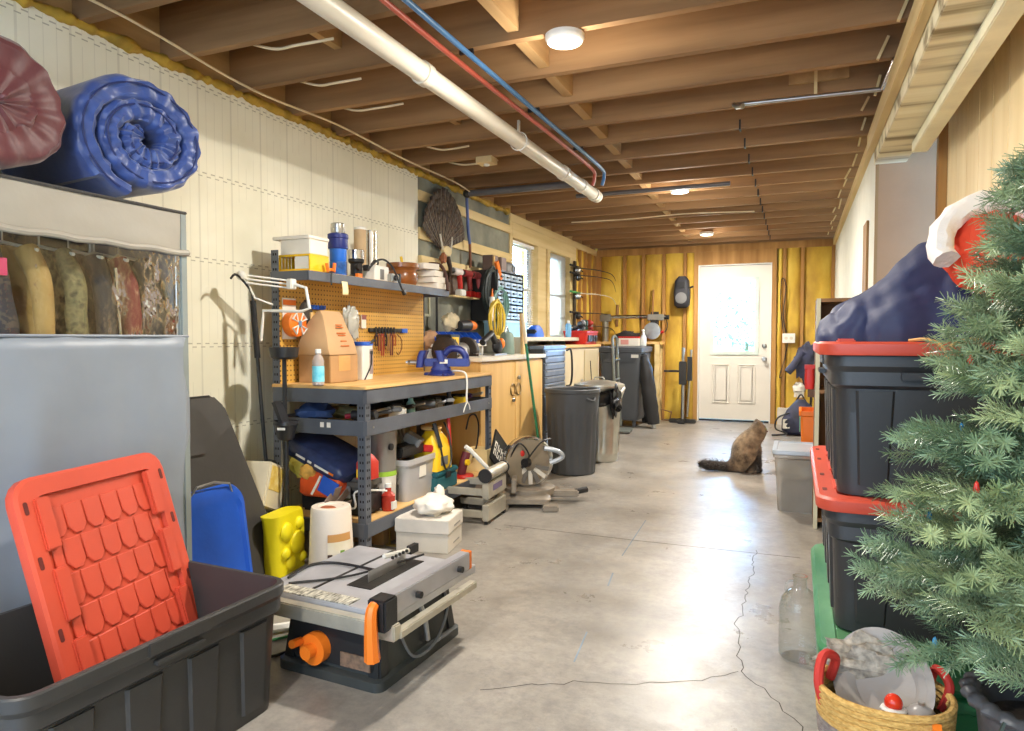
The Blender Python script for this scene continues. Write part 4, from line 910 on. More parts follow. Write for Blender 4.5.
B(.03, .04, -.02, .02, .01, .05).build('label', WHITEP, t)
def clear_plastic(nm, c, a): return mat(nm, c, .25, 0, .05, 5, bump=.05, alpha=a)
t = thing('clear_tote', 'clear plastic tote full of dark things on the lower shelf', 'tote', (-2.05, on(407, -2.0) + .06, LZ))
MB().loft([rr(.20, .30, 0, .03), rr(.235, .36, .20, .035), rr(.26, .385, .205, .04), rr(.26, .385, .235, .04), rr(.245, .37, .235, .035), rr(.19, .29, .012, .03)]).build('body', clear_plastic('frosted_clear', (206, 204, 204), .62), t)
B(.112, .116, -.04, .03, .12, .19).build('label', WHITEPAPER, t)
t2 = (-2.05, on(407, -2.0) + .06)
for i, (dx, dy, s, c, nm) in enumerate(((-.02, -.06, (.10, .12, .14), (52, 50, 52), 'dark grey box'), (.02, .07, (.10, .12, .11), (84, 82, 84), 'grey box'), (.0, .0, (.16, .24, .03), (60, 56, 56), 'black tray'))):
    tag(MB().ob((0, 0, s[2] / 2), s).build('packed_box', mat('packed_%d' % i, c, .6), bev=.006), nm + ' packed inside the clear tote on the lower shelf', 'box', 'boxes packed in the clear tote', loc=(t2[0] + dx, t2[1] + dy, LZ + (.015 if i < 2 else .16)))
t = thing('open_tool_case', 'black open case with grey ribs resting on the clear tote', 'tool case', (-2.08, t2[1] - .03, LZ + .237), 0)
B(-.10, .10, -.12, .12, 0, .06).build('base', BLACKP, t, bev=.008)
MB().ob((-.06, .0, .12), (.03, .24, .16), (0, R(-20), 0)).build('lid', BLACKP, t, bev=.006)
for k in range(6): MB().ob((-.025, -.09 + .036 * k, .115), (.02, .018, .13), (0, R(-20), 0)).build('rib', mat('rib_grey', (146, 138, 128), .5), t, bev=.003)
MB().ob((.06, .07, .08), (.10, .10, .05), (0, R(30), .3)).build('tray', GREYP, t, bev=.005)
tag(MB().ob((0, 0, .02), (.10, .09, .04), (0, 0, .2)).build('red_organizer', REDPL, bev=.006), 'red flat box on the far end of the clear tote', 'box', loc=(-1.99, t2[1] + .14, LZ + .237))
TEAL = mat('teal_tool', (36, 92, 100), .4)
t = thing('teal_toolbox', 'low teal toolbox on the lower shelf beside the clear tote', 'toolbox', (-1.99, on(441, -1.95), LZ))
B(-.10, .08, -.13, .13, 0, .09).build('body', TEAL, t, bev=.008); B(-.105, .085, -.135, .135, .09, .12).build('lid', TEAL, t, bev=.008); B(.081, .09, -.03, .03, .07, .105).build('latch', DARKMETAL, t, bev=.002)
t = thing('yellow_charger', 'yellow battery charger with black and red clamps on the teal toolbox', 'charger', (-1.99, on(437, -1.96), LZ + .121))
MB().loft([rr(.16, .20, z, .02) for z in (0, .12)] + [rr(.10, .18, .18, .02), rr(.06, .10, .23, .02)]).build('body', YELLOWP, t)
B(.05, .084, -.05, .03, .03, .08).build('panel', GREYP, t)
MB().tube(catmull([(.03, -.06, .25), (.07, -.06, .20), (.09, -.04, .06), (.09, -.0, .0), (.09, .06, .05), (.07, .07, .2), (.03, .08, .27)], 5), .006, 6).build('cables', BLACKP, t)
MB().tube([(.05, -.075, .28), (.085, -.06, .14)], .013, 8).build('black_clamp', BLACKP, t); MB().tube([(.05, .10, .30), (.075, .075, .13)], .011, 8).build('red_clamp', REDPL, t)
MB().lathe([(.06, .0), (.065, .01), (.06, .02)], (-.01, 0, .235), 20).build('yellow_cap', PLY, t)
t = thing('yellow_level', 'tall yellow and black tool leaning behind the charger', 'level', (-2.12, on(470, -2.12), LZ), rot=(R(-8), 0, 0))
B(-.025, .025, -.04, .04, 0, .36).build('body', YELLOWP, t, bev=.006); B(-.028, .028, -.045, .045, .36, .42).build('top', BLACKP, t, bev=.006); B(.0252, .027, -.02, .02, .1, .28).build('print', DARKMETAL, t)
t = thing('jumper_cable', 'black cable loop hanging from the yellow tool behind the bench front', 'cable', (-1.99, on(474, -1.98), LZ + .30)); MB().tube(catmull([(0, -.10, -.0), (0, -.05, .08), (0, .04, .08), (0, .09, 0), (0, .06, -.13), (0, .0, -.2)], 6), .006, 6).build('cable', BLACKP, t)
t = thing('wooden_crate', 'small pale wooden crate at the far end of the lower shelf', 'crate', (-1.98, on(483, -1.96), LZ))
MB().box(-.08, .08, -.07, .07, 0, .012).box(.068, .08, -.07, .07, .012, .15).box(-.08, -.068, -.07, .07, .012, .15).box(-.068, .068, -.07, -.058, .012, .15).box(-.068, .068, .058, .07, .012, .15).build('box', mat('pale_crate', (222, 196, 140), .7), t, bev=.002)
B(.0805, .082, -.01, .03, .03, .12).build('print', mat('crate_print', (150, 140, 96), .7), t)
t = thing('maroon_grinder', 'maroon and yellow power tool beside the wooden crate', 'power tool', (-1.97, on(465, -1.96), LZ))
MB().lathe([(.06, 0), (.065, .01), (.06, .02)], n=20).build('disc', REDPL, t); MB().tube([(-.02, 0, .02), (0, 0, .10), (.01, .02, .16)], .028, 12).build('body', mat('maroon_tool', (104, 44, 52), .5), t); MB().cyl((.02, -.01, .10), (.04, -.01, .10), .02).build('button', YELLOWP, t)
# ---- on the floor by the bench
t = thing('white_bucket', 'upturned white bucket with a paper label by the near bench post', 'bucket', (-2.0, 2.60, 0))
MB().lathe([(.112, 0), (.112, .012), (.105, .014), (.092, .30), (.088, .312), (.06, .313), (.055, .306), (.001, .305)], n=36).build('shell', mat('worn_white_bucket', (224, 212, 196), .5, 0, .06), t)
def arcpatch(r0, r1, z0, z1, a0, a1):
    return MB().grid(lambda u, v: Vector(((r0 + (r1 - r0) * v) * math.cos(R(a0 + (a1 - a0) * u)), (r0 + (r1 - r0) * v) * math.sin(R(a0 + (a1 - a0) * u)), z0 + (z1 - z0) * v)), 12, 2)
arcpatch(.1065, .1005, .02, .165, -62, 5).build('label', mat('bucket_label', (226, 214, 184), .6, c2=(240, 234, 218), sc_=9), t)
arcpatch(.1012, .0985, .165, .20, -62, 5).build('label_band', mat('bucket_band', (196, 146, 86), .6), t)
arcpatch(.1068, .1035, .02, .11, -62, -50).build('label_strip', mat('bucket_brown', (70, 46, 32), .6), t)
arcpatch(.1045, .1035, .095, .125, -30, -18).build('leaf_mark', mat('leaf_green', (120, 160, 60), .6), t)
arcpatch(.1068, .1062, .025, .04, -46, -15).build('wordmark', mat('label_ink', (48, 40, 36), .7), t)
MB().ball((-.0, -.02, .306), (.04, .03, .008), 12).build('spout_cap', mat('rust_cap', (170, 96, 62), .5), t)
t = thing('file_box', 'white file box with a lid of loose bags in front of the lower shelf', 'box', (-1.775, 3.13, 0), R(10))
B(-.14, .14, -.12, .12, 0, .10).build('base', mat('grey_white_card', (206, 200, 188), .75), t, bev=.003); B(-.145, .145, -.125, .125, .10, .17).build('cover', mat('grey_white_card2', (214, 208, 198), .75), t, bev=.003)
for y0 in (.035, .125): MB().ob((.1462 if y0 > .1 else .1412, .02, y0), (.0012, .10, .008)).build('print_line', mat('faint_ink', (150, 146, 140), .8), t)
t = thing('white_sack', 'crumpled white paper sack lying on the file box', 'sack', (-1.76, 3.15, .172), R(10)); MB().ball((0, 0, .045), (.10, .12, .05), 24, .3, 2.2, 3).build('sack', WHITEPAPER, t, ang=60); MB().ball((.0, .09, .08), (.03, .03, .05), 10, .5, 4, 1).build('twisted_top', WHITEPAPER, t)
tag(MB().box(-.12, .12, -.15, .15, 0, .16).build('carton', CARD, bev=.004), 'brown carton on the floor under the near half of the bench', 'box', loc=(-2.12, 3.18, 0))
tag(MB().loft([rr(.22, .22, 0, .03), rr(.24, .24, .11, .03)]).build('dark_crate', DARKMETAL), 'dark bin on the floor under the bench behind the file box', 'bin', loc=(-2.10, 3.52, 0))
tag(B(-.004, .004, -.004, .004, 0, .20).box(-.02, .05, -.012, .012, 0, .008).build('brass_bracket', mat('brass', (180, 150, 80), .4, .7)), 'thin brass rod standing in front of the file box', 'rod', loc=(-1.97, 3.05, 0))
# roller stand
ALU = mat('worn_aluminium', (190, 184, 168), .4, .55, .15, 10)
t = thing('tool_stand', 'folded aluminium roller stand standing beyond the lower shelf', 'stand', (-1.80, 3.74, 0), R(4))
for z in (.02, .15):
    B(.10, .14, -.15, .17, z, z + .10).build('side_channel', ALU, t, bev=.006)
    B(-.16, .10, -.15, -.12, z + .02, z + .06).build('cross_rail', ALU, t, bev=.003); B(-.16, .10, .14, .17, z + .02, z + .06).build('cross_rail', ALU, t, bev=.003)
B(.141, .1425, -.07, .09, .19, .225).build('label', mat('purple_grey_label', (110, 96, 130), .5), t)
MB().tube([(.12, -.15, .29), (.12, .17, .29)], .036, 16).build('roller', ALU, t)
for y in (-.155, .16): MB().cyl((.12, y, .29), (.12, y + .012, .29), .042).build('end_cap', BLACKP, t)
MB().tube([(.10, -.02, .30), (.02, -.14, .44), (.0, -.16, .46)], .013, 8).build('arm', WHITEP, t)
for x in (-.15, .11):
    for y in (-.14, .15): B(x, x + .025, y, y + .025, 0, .02).build('foot', BLACKP, t)
# ---- table saw
SAWG = mat('saw_table_grey', (184, 184, 188), .35, .4, .12, 8)
SAWB = mat('saw_base_black', (40, 44, 44), .5, 0, .3, 4, c2=(62, 64, 62))
t = thing('table_saw', 'grey topped portable table saw with orange lever on the floor', 'table saw', (-1.36, 2.0, 0), R(-3))
bs = MB().loft([rr(.42, .50, 0, .03), rr(.42, .50, .03, .03), rr(.40, .48, .036, .03)]).build('foot_rim', SAWB, t)
MB().loft([rr(.38, .45, .03, .03), rr(.345, .40, .22, .02)]).build('base', SAWB, t)
for x in (-1, 1):
    for y in (-1, 1): MB()._box([Vector((x * (a - q), y * (b - w), z)) for z, a, b in ((.03, .197, .232), (.225, .178, .205)) for q, w in ((0, 0), (.05, 0), (.05, .05), (0, .05))]).build('corner_post', mat('saw_corner', (34, 36, 37), .35), t, bev=.006)
MB().loft([rr(.54, .52, .235, .012), rr(.54, .52, .262, .012)]).build('table_top', SAWG, t, bev=.002)
for x in (-.10,): B(x - .006, x + .006, -.26, .26, .2622, .2635).build('mitre_slot', DARKMETAL, t)
MB().box(-.02, .08, -.12, .20, .2622, .2645).build('throat_plate', DARKMETAL, t); B(.03, .033, -.07, .15, .2622, .30).build('blade', STEEL, t)
MB().ob((.03, .10, .315), (.012, .17, .018), (R(-8), 0, 0)).build('blade_guard', WHITEP, t, bev=.004); MB().ob((.03, .2, .305), (.02, .05, .03)).build('splitter', BLACKP, t)
for q in range(5): MB().cyl((.036, .06 + .022 * q, .312), (.042, .06 + .022 * q, .312), .006, n=8).build('pawl_tooth', DARKMETAL, t)
MB().tube(catmull([(-.24, -.16, .268), (-.26, -.02, .268), (-.18, .03, .27), (0, .02, .272), (.02, .0, .275)], 6), .005, 6).build('push_rod', BLACKP, t)
MB().tube(catmull([(-.20, -.20, .268), (-.05, -.05, .27), (.08, .20, .29)], 6), .004, 6).build('cord', BLACKP, t)
B(-.28, .30, -.30, -.262, .20, .248).build('front_rail', ALU, t, bev=.004)
B(-.20, .10, -.258, -.20, .2622, .266).build('rule_strip', mat('rule_scale', (210, 206, 190), .5, c2=(80, 78, 70), sc_=40, st=(3, 1, 1)), t)
B(.275, .305, -.27, .20, .20, .225).build('side_rail', ALU, t, bev=.003)
B(.235, .275, -.26, .20, .2623, .325).build('fence', mat('fence_aluminium', (188, 188, 194), .35, .6), t, bev=.003)
B(.225, .29, -.33, -.262, .235, .33).build('fence_head', BLACKP, t, bev=.006); B(.236, .274, .20, .215, .262, .325).build('fence_end', ORANGEP, t)
for y in (-.14, .12): MB().cyl((.275, y, .287), (.292, y, .287), .011, n=12).build('fence_knob', BLACKP, t)
MB().tube(catmull([(.258, -.335, .32), (.258, -.352, .30), (.258, -.352, .22), (.256, -.345, .16)], 4), lambda q: .014 + .01 * q, 8).build('fence_lever', ORANGEP, t)
B(-.15, .17, -.236, -.20, .05, .20).build('front_recess', mat('recess_dark', (28, 28, 29), .6), t, bev=.004)
MB().cyl((-.04, -.236, .10), (-.04, -.27, .10), .05, n=24).cyl((-.04, -.27, .10), (-.04, -.30, .10), .022).tube([(-.085, -.27, .12), (-.085, -.31, .125)], .014, 8).build('hand_wheel', ORANGEP, t)
B(.05, .165, -.24, -.235, .055, .10).build('dust_plate', mat('brown_vent', (132, 104, 84), .7, c2=(96, 80, 66), sc_=60), t)
MB().tube([(.19, .0, .20), (.20, .02, .14), (.205, .03, .06)], .009, 8).build('wrench', STEEL, t)
MB().tube(catmull([(.185, -.12, .16), (.205, -.06, .04), (.215, .06, .04), (.205, .16, .12), (.195, .15, .2)], 6), .005, 6).build('side_cord', GREYP, t)
for i, (pts, m, nm) in enumerate(((((-1.78, 1.95, .02), (-1.70, 2.1, .018), (-1.85, 2.35, .018), (-1.95, 2.2, .018)), WHITEP, 'white hose lying on the floor behind the table saw'), (((-1.8, 1.8, .006), (-1.7, 1.95, .006), (-1.62, 2.05, .006), (-1.68, 2.3, .006)), mat('green_cord', (70, 150, 90), .5), 'green cord on the floor behind the table saw'), (((-1.75, 1.7, .006), (-1.62, 1.85, .006), (-1.66, 2.1, .006), (-1.8, 2.25, .006)), BLACKP, 'black cord on the floor beside the table saw'))):
    tag(cable('floor_cord', pts, (.016, .005, .005)[i], m), nm, 'cord')
# ================================================================== beyond the bench along the left wall
# turkey tail fan on the wall
t = thing('feather_fan', 'dark turkey tail fan mounted on the concrete wall above the shelf end', 'wall mount', (LX + .02, 4.79, 1.80))
FEA = mat('dark_feather', (62, 50, 42), .6, 0, .3, 20, st=(1, 1, .2), c2=(96, 82, 70))
FEB = mat('brown_feather', (96, 78, 62), .6, 0, .3, 24, st=(1, 1, .2), c2=(58, 46, 40))
for k in range(15):
    a = R(-62 + 124 * k / 14); L = .47 - .10 * abs(k - 7) / 7
    d = Vector((0, math.sin(a), math.cos(a))); n = Vector((0, math.cos(a), -math.sin(a)))
    b = MB(); P = []
    for q in range(9):
        u = q / 8; w = (.018 + .05 * u) * (1 if u < .9 else .75); c = d * (L * u) + Vector((.012 * u + .004 * (k % 2) + .02 * u * u, 0, 0)); P.append((c - n * w, c + Vector((.006, 0, 0)), c + n * w))
    for q in range(8):
        for j in (0, 1): b.quad(P[q][j], P[q][j + 1], P[q + 1][j + 1], P[q + 1][j])
    fe = b.build('feather', (FEA, FEB)[k % 2], t, thick=.002)
    MB().tube([P[q][1] + Vector((.003, 0, 0)) for q in range(9)], lambda q: .0024 - .0014 * q, 5).build('shaft', mat('dull_quill', (150, 136, 116), .5), fe)
MB().lathe([(.05, -.01), (.05, .012), (.046, .016)], (.045, 0, -.02), 28, (1, 0, 0), sq=(1.35, .8)).build('plaque', mat('tan_plaque', (206, 186, 138), .6), t)
for s_ in (-1, 1): MB().tube(catmull([(.045, s_ * .10, .10), (.05, s_ * .07, .0), (.05, s_ * .03, -.08)], 5), .007, 6).build('quill', mat('pale_quill', (206, 198, 180), .5), t)
MB().tube(catmull([(.06, -.01, -.07), (.07, .02, -.16), (.065, .0, -.26)], 5), lambda q: .022 - .012 * q, 10).build('beard', mat('beard_brown', (52, 36, 26), .8), t)
MB().ball((.05, -.06, -.08), (.025, .04, .04), 10, .5, 3, 1).build('feather_tuft', mat('rust_tuft', (150, 92, 60), .8), t)
# cordless drills hung on a wall rack
t = thing('drill_rack', 'pale wooden rack on the concrete wall holding cordless drills', 'rack', (LX + .05, 5.14, 1.44)); B(-.035, .05, -.30, .26, -.012, .0).build('shelf', LUMBER, t); B(-.035, -.02, -.30, .26, 0, .18).build('backer', mat('dark_backer', (112, 96, 84), .7), t)
for i, (y, nm, c) in enumerate(((4.94, 'white and red drill nearest the feather fan on the wall rack', (214, 206, 200)), (5.12, 'maroon drill in the middle of the wall rack', (140, 50, 48)), (5.30, 'pink and maroon drill at the far end of the wall rack', (176, 84, 84)))):
    t = thing('cordless_drill', nm, 'drill', (LX + .09, y, 1.44), 0, 'drills on the wall rack')
    m = mat('drill_body_%d' % i, c, .4)
    MB().cyl((0, -.09, .19), (0, .05, .19), .03, n=14).build('body', m, t, bev=.004); MB().cyl((0, -.13, .19), (0, -.09, .19), .016, .022).build('chuck', DARKMETAL, t)
    MB().tube([(0, .02, .18), (0, .045, .06)], .021, 10).build('grip', m if i else REDPL, t); B(-.028, .028, .0, .095, .0, .05).build('battery', REDPL if i else WHITEP, t, bev=.006)
# hanging cords
for i, (y, c, nm, z0, L, r_) in enumerate(((5.28, (40, 48, 46), 'thick coil of black extension cord', 1.70, .42, .012), (5.40, (92, 130, 120), 'coil of grey green cord', 1.55, .34, .010), (5.24, (206, 176, 60), 'hank of yellow cord', 1.42, .34, .009))):
    m = mat('cord_%d' % i, c, .5); b = MB(); rr_ = random.Random(i)
    for k in range(7):
        w = .05 + .015 * k; dx = rr_.uniform(-.02, .02)
        b.tube([(.03 + dx + .01 * math.sin(q), w * math.sin(q) + rr_.uniform(-.004, .004), -L / 2 + L / 2 * math.cos(q) * (1 - .03 * k)) for q in [2 * PI * j / 20 for j in range(20)]], r_, 6, True)
    tag(b.build('extension_cord', m), nm + ' hanging beside the parts organizer', 'cord', 'cords hung beside the organizer', loc=(-2.42 + .03 * i, y, z0))
t = thing('orange_clamp', 'orange handled clamp hanging over the cords', 'clamp', (-2.36, 5.36, 1.66)); MB().tube([(0, -.05, .08), (0, .04, -.06)], .016, 8).tube([(0, -.02, .09), (0, .06, -.05)], .014, 8).build('handle', ORANGEP, t); MB().tube([(0, .05, -.06), (0, .10, -.15)], .006, 6).build('jaw', STEEL, t)
tag(MB().tube([(0, 0, 0), (0, .03, .5)], .011, 8).build('paint_stick', PLY), 'thin wooden stick standing among the hung cords', 'stick', loc=(-2.40, 5.33, 1.30))
t = thing('caulk_tube', 'white caulk tube hanging below the black cord coil', 'tube', (-2.36, 5.20, 1.24)); MB().cyl((0, 0, 0), (0, .03, .20), .022).build('tube', WHITEP, t); MB().cyl((0, .03, .20), (0, .036, .27), .012, .004).build('nozzle', ORANGEP, t)
# wire frame and gear leaning on wall behind bench end
t = thing('picture_frame', 'small pale framed panel hung beyond the pegboard', 'frame', (LX + .02, 4.48, 1.26)); MB().box(0, .02, -.10, -.08, 0, .26).box(0, .02, .08, .10, 0, .26).box(0, .02, -.08, .08, 0, .02).box(0, .02, -.08, .08, .24, .26).build('frame', mat('pale_frame', (196, 196, 168), .5), t, bev=.003); B(.004, .01, -.08, .08, .02, .24).build('panel', CONC, t)
tag(MB().tube([(0, 0, 0), (0, 0, .34), (0, -.03, .36)], .010, 8).build('iron_hook', DARKMETAL), 'thin black iron bar hanging beside the pale frame', 'hook', loc=(LX + .05, 4.66, 1.10))
# plastic bins and tools on cabinet
CABW = wood('cabinet_maple', (206, 162, 96), (230, 190, 122), 2, .45, 7, .03)
t = thing('base_cabinet', 'pale maple two door cabinet with ring handles beyond the workbench', 'cabinet', (-2.3, 4.92, 0))
B(-.29, .26, -.64, .62, .08, .93).build('carcass', CABW, t, bev=.003); B(-.29, .22, -.62, .60, 0, .08).build('toe_kick', DARKMETAL, t)
MB().box(-.30, .30, -.66, .64, .931, .962).build('countertop', mat('counter_white', (222, 216, 200), .4), t, bev=.004)
for i, (a, c) in enumerate(((-.635, -.01), (.0, .612))):
    d = B(.261, .279, a, c, .10, .92).build('door', CABW, t, bev=.004)
    yh = c - .05 if i == 0 else a + .05
    MB().tube([(.285, yh + .045 * math.cos(R(20 * k)), .70 + .045 * math.sin(R(20 * k))) for k in range(18)], .006, 6, True).build('ring_handle', mat('brass_ring', (190, 160, 110), .3, .8), d)
    MB().lathe([(.01, 0), (.018, .012), (.012, .02)], (.279, yh, .79 if i else .62), 12, (1, 0, 0)).build('knob', STEEL, d)
CT = .963
for i in range(7):
    y = 4.36 + .112 * i
    t = thing('parts_bin', 'blue open parts bin on the maple cabinet, %s from the bench grinder' % ('first', 'second', 'third', 'fourth', 'fifth', 'sixth', 'seventh')[i], 'parts bin', (-2.46, y, 1.055), 0, 'blue parts bins above the maple cabinet')
    MB().prism([(-.07, 0), (.07, 0), (.085, .035), (.03, .09), (-.07, .09)], -.053, -.049, 'y').prism([(-.07, 0), (.07, 0), (.085, .035), (.03, .09), (-.07, .09)], .049, .053, 'y').box(-.07, .07, -.049, .049, 0, .004).box(-.07, -.066, -.049, .049, .004, .09).build('body', BLUEP, t)
    MB().ob((.076, 0, .018), (.005, .098, .036), (0, R(23), 0)).build('front_lip', BLUEP, t); B(.085, .087, -.03, .03, .012, .028).build('label', WHITEPAPER, t)
t = thing('bin_shelf', 'white painted plank shelf carrying the blue parts bins', 'shelf', (-2.46, 4.70, CT)); B(-.10, .10, -.42, .42, .07, .091).build('plank', mat('white_plank', (218, 214, 204), .6), t); MB().box(-.10, .08, -.40, -.37, 0, .07).box(-.10, .08, .37, .40, 0, .07).build('bracket', WHITEP, t)
t = thing('warning_box', 'black box with a yellow warning panel beside the blue bins', 'box', (-2.30, 4.34, CT)); B(-.06, .06, -.08, .07, 0, .16).build('body', BLACKP, t, bev=.006); B(.061, .063, -.06, .04, .05, .14).build('panel', YELLOWP, t); MB().ob((.064, -.01, .10), (.002, .025, .05), (R(30), 0, 0)).build('symbol', BLACKP, t)
t = thing('heat_gun', 'black and orange heat gun lying on top of the blue bins', 'heat gun', (-2.42, 4.88, 1.146)); MB().cyl((0, -.15, .045), (0, .02, .05), .04, .045, n=16).build('barrel', BLACKP, t); MB().cyl((0, .02, .05), (0, .12, .05), .046, .034, n=16).build('body', ORANGEP, t); MB().cyl((0, .12, .05), (0, .17, .05), .02).build('nose', DARKMETAL, t)
t = thing('cordless_saw', 'black and orange power saw in front of the blue bins on the cabinet', 'power saw', (-2.20, 4.86, CT)); MB().tube([(-.0, -.16, .10), (.0, .0, .17), (0, .12, .06)], .026, 10).build('handle', BLACKP, t); MB().ball((0, .12, .07), (.04, .07, .06), 12).build('motor', BLACKP, t); MB().ball((.02, .15, .09), (.03, .03, .045), 12).build('orange_side', ORANGEP, t); B(-.05, .05, -.05, .19, 0, .012).build('shoe', STEEL, t)
t = thing('work_light', 'small grey green lantern at the far end of the maple cabinet', 'lantern', (-2.22, 5.22, CT)); MB().lathe([(.06, 0), (.065, .02), (.055, .16), (.04, .18), (.01, .19)], n=20).build('body', mat('grey_green', (120, 140, 130), .4), t); MB().tube([(0, -.04, .18), (0, 0, .23), (0, .04, .18)], .006, 6).build('bail', STEEL, t)
for i, (px, c, nm) in enumerate(((-2.44, (168, 130, 96), 'heap of tan and rust wooden offcuts'), (-2.46, (186, 172, 140), 'pale crumpled paper heap'))):
    t = thing('offcut_heap', nm + ' behind the bench grinder', 'heap', (px, 4.42 + .36 * i - .1, 1.16 if i else 1.02)); MB().ball((0, 0, .06), (.05, .11, .07), 18, .35, 3, i + 2).build('heap', mat('heap_%d' % i, c, .8, 0, .3, 12), t)
# parts organizer on its stand
t = thing('parts_organizer', 'black cabinet of many small clear drawers beside the window', 'organizer', (-2.47, 5.62, 1.25))
B(-.13, .12, -.30, -.285, 0, .43).build('side', BLACKP, t); MB().box(-.13, .12, .285, .30, 0, .43).box(-.13, .12, -.285, .285, 0, .012).box(-.13, .12, -.285, .285, .418, .43).box(-.13, -.12, -.285, .285, .012, .418).build('carcass', BLACKP, t)
DRW = mat('smoky_drawer', (150, 164, 172), .25, 0, .2, 20)
for r_ in range(6):
    for c_ in range(4):
        y = -.213 + .142 * c_; z = .018 + .067 * r_
        d = MB().box(-.10, .118, y - .066, y + .066, z, z + .052).build('drawer', DRW, t, bev=.004)
        MB().box(.118, .135, y - .03, y + .03, z + .018, z + .03).build('pull', BLACKP, d, bev=.003)
t = thing('shop_radio', 'small grey rounded speaker on top of the parts organizer', 'speaker', (-2.45, 5.76, 1.681)); MB().loft([rr(.12, .22, z, .05) for z in (0, .02, .07)] + [rr(.07, .16, .10, .03)]).build('body', GREYP, t, ang=60); MB().cyl((.06, 0, .045), (.066, 0, .045), .03).build('grille', BLACKP, t)
for i, (y, c, z) in enumerate(((5.42, (112, 92, 82), 1.681), (5.60, (124, 108, 104), 1.681))): tag(B(-.05, .05, -.06, .06, 0, .13).build('canister', mat('taupe_box_%d' % i, c, .6), bev=.006), ('dark taupe box on the organizer nearest the bench', 'lighter taupe box in the middle of the organizer top')[i], 'box', loc=(-2.46, y, z))
t = thing('blue_tub', 'pale blue plastic tub below the parts organizer', 'tub', (-2.40, 5.62, 1.11)); MB().loft([rr(.22, .50, z, .03) for z in (0, .12)]).build('body', mat('pale_blue_plastic', (150, 196, 220), .4), t); MB().loft([rr(.23, .52, z, .03) for z in (.12, .139)]).build('lid', mat('pale_blue_lid', (176, 212, 230), .4), t)
t = thing('wall_counter', 'long low white ledge under the windows holding boxes', 'counter', (-2.41, 6.55, 0))
for y in (-.97, .95): B(-.20, .20, y, y + .03, 0, 1.07).build('leg_panel', mat('ledge_white', (206, 200, 184), .6), t)
B(-.205, .205, -.99, 1.0, 1.07, 1.108).build('top', mat('ledge_white', (206, 200, 184), .6), t, bev=.004)
t = thing('blue_sander', 'blue handheld sander on the ledge under the window', 'sander', (-2.28, 6.05, 1.109)); MB().loft([rr(.10, .24, 0, .03), rr(.10, .24, .03, .03), rr(.08, .20, .08, .03), rr(.05, .12, .11, .02)]).build('body', BLUEP, t); B(-.05, .05, -.13, -.08, .03, .07).build('nose', BLACKP, t, bev=.01)
t = thing('spray_can', 'white and blue spray can on the ledge near the red crate', 'can', (-2.28, 7.05, 1.109)); MB().lathe([(.03, 0), (.033, .01), (.033, .13), (.02, .15)], n=18).build('body', mat('can_blue_white', (110, 170, 214), .35), t); MB().cyl((0, 0, .15), (0, 0, .18), .016).build('cap', WHITEP, t)
tag(MB().box(-.05, .05, -.08, .08, 0, .06).build('small_box', BLUEP, bev=.004), 'small bright blue box on the ledge below the plastic covered window', 'box', loc=(-2.30, 7.35, 1.109))
# green handled broom, white pole
t = thing('green_pole', 'green and white handled pole leaning across the maple cabinet front', 'pole', (-1.86, 5.10, 0), rot=(R(0), R(-7), 0))
MB().tube([(0, 0, .12), (0, -.04, 1.06)], .011, 10).build('shaft', mat('green_shaft', (34, 112, 74), .4), t); MB().tube([(0, -.04, 1.06), (0, -.046, 1.30)], .013, 10).build('grip', mat('pale_grip', (226, 206, 170), .5), t)
B(-.015, .015, -.13, .13, 0, .05).build('head_block', mat('broom_block', (120, 90, 60), .6), t); B(-.02, .02, -.13, .13, .05, .12).build('head', mat('green_head', (34, 112, 74), .5), t)
tag(MB().tube([(0, 0, 0), (-.02, .02, .34)], .02, 10).build('wood_dowel', wood('dowel', (214, 176, 120), (232, 196, 140), 2)), 'short pale wooden dowel standing on the cabinet beside the green pole', 'dowel', loc=(-2.12, 5.33, CT))
# tool chest
CHS = mat('chest_grey_blue', (126, 138, 154), .3, .35, .12, 8); CHD = mat('chest_side_dark', (72, 74, 78), .4, .3)
t = thing('tool_chest', 'grey blue steel tool chest with drawers beyond the maple cabinet', 'tool chest', (-2.28, 5.93, 0))
B(.09, .24, -.30, .34, .10, .60).build('lower_cabinet', CHD, t, bev=.006); B(.095, .22, -.28, .32, .601, 1.0).build('upper_chest', CHD, t, bev=.006); B(.09, .235, -.29, .33, 1.0, 1.03).build('lid', CHS, t, bev=.006)
for z, h in ((.62, .07), (.70, .05), (.76, .05), (.82, .05), (.88, .05), (.94, .05)):
    d = B(.221, .236, -.26, .30, z, z + h).build('drawer', CHS, t, bev=.003); B(.236, .248, -.24, .28, z + h - .014, z + h - .004).build('handle', STEEL, d, bev=.002)
for z, h in ((.12, .14), (.28, .14), (.44, .14)):
    d = B(.241, .256, -.28, .32, z, z + h).build('drawer', CHS, t, bev=.003); B(.256, .268, -.26, .30, z + h - .018, z + h - .006).build('handle', STEEL, d, bev=.002)
MB().tube(catmull([(.24, .33, .98), (.27, .37, .98), (.28, .38, .8), (.27, .37, .66), (.24, .33, .64)], 5), .010, 8).build('side_handle', BLACKP, t)
for x in (.115, .21):
    for y in (-.24, .28): MB().cyl((x - .015, y, .05), (x + .015, y, .05), .05, n=16).build('caster', RUBBER, t)
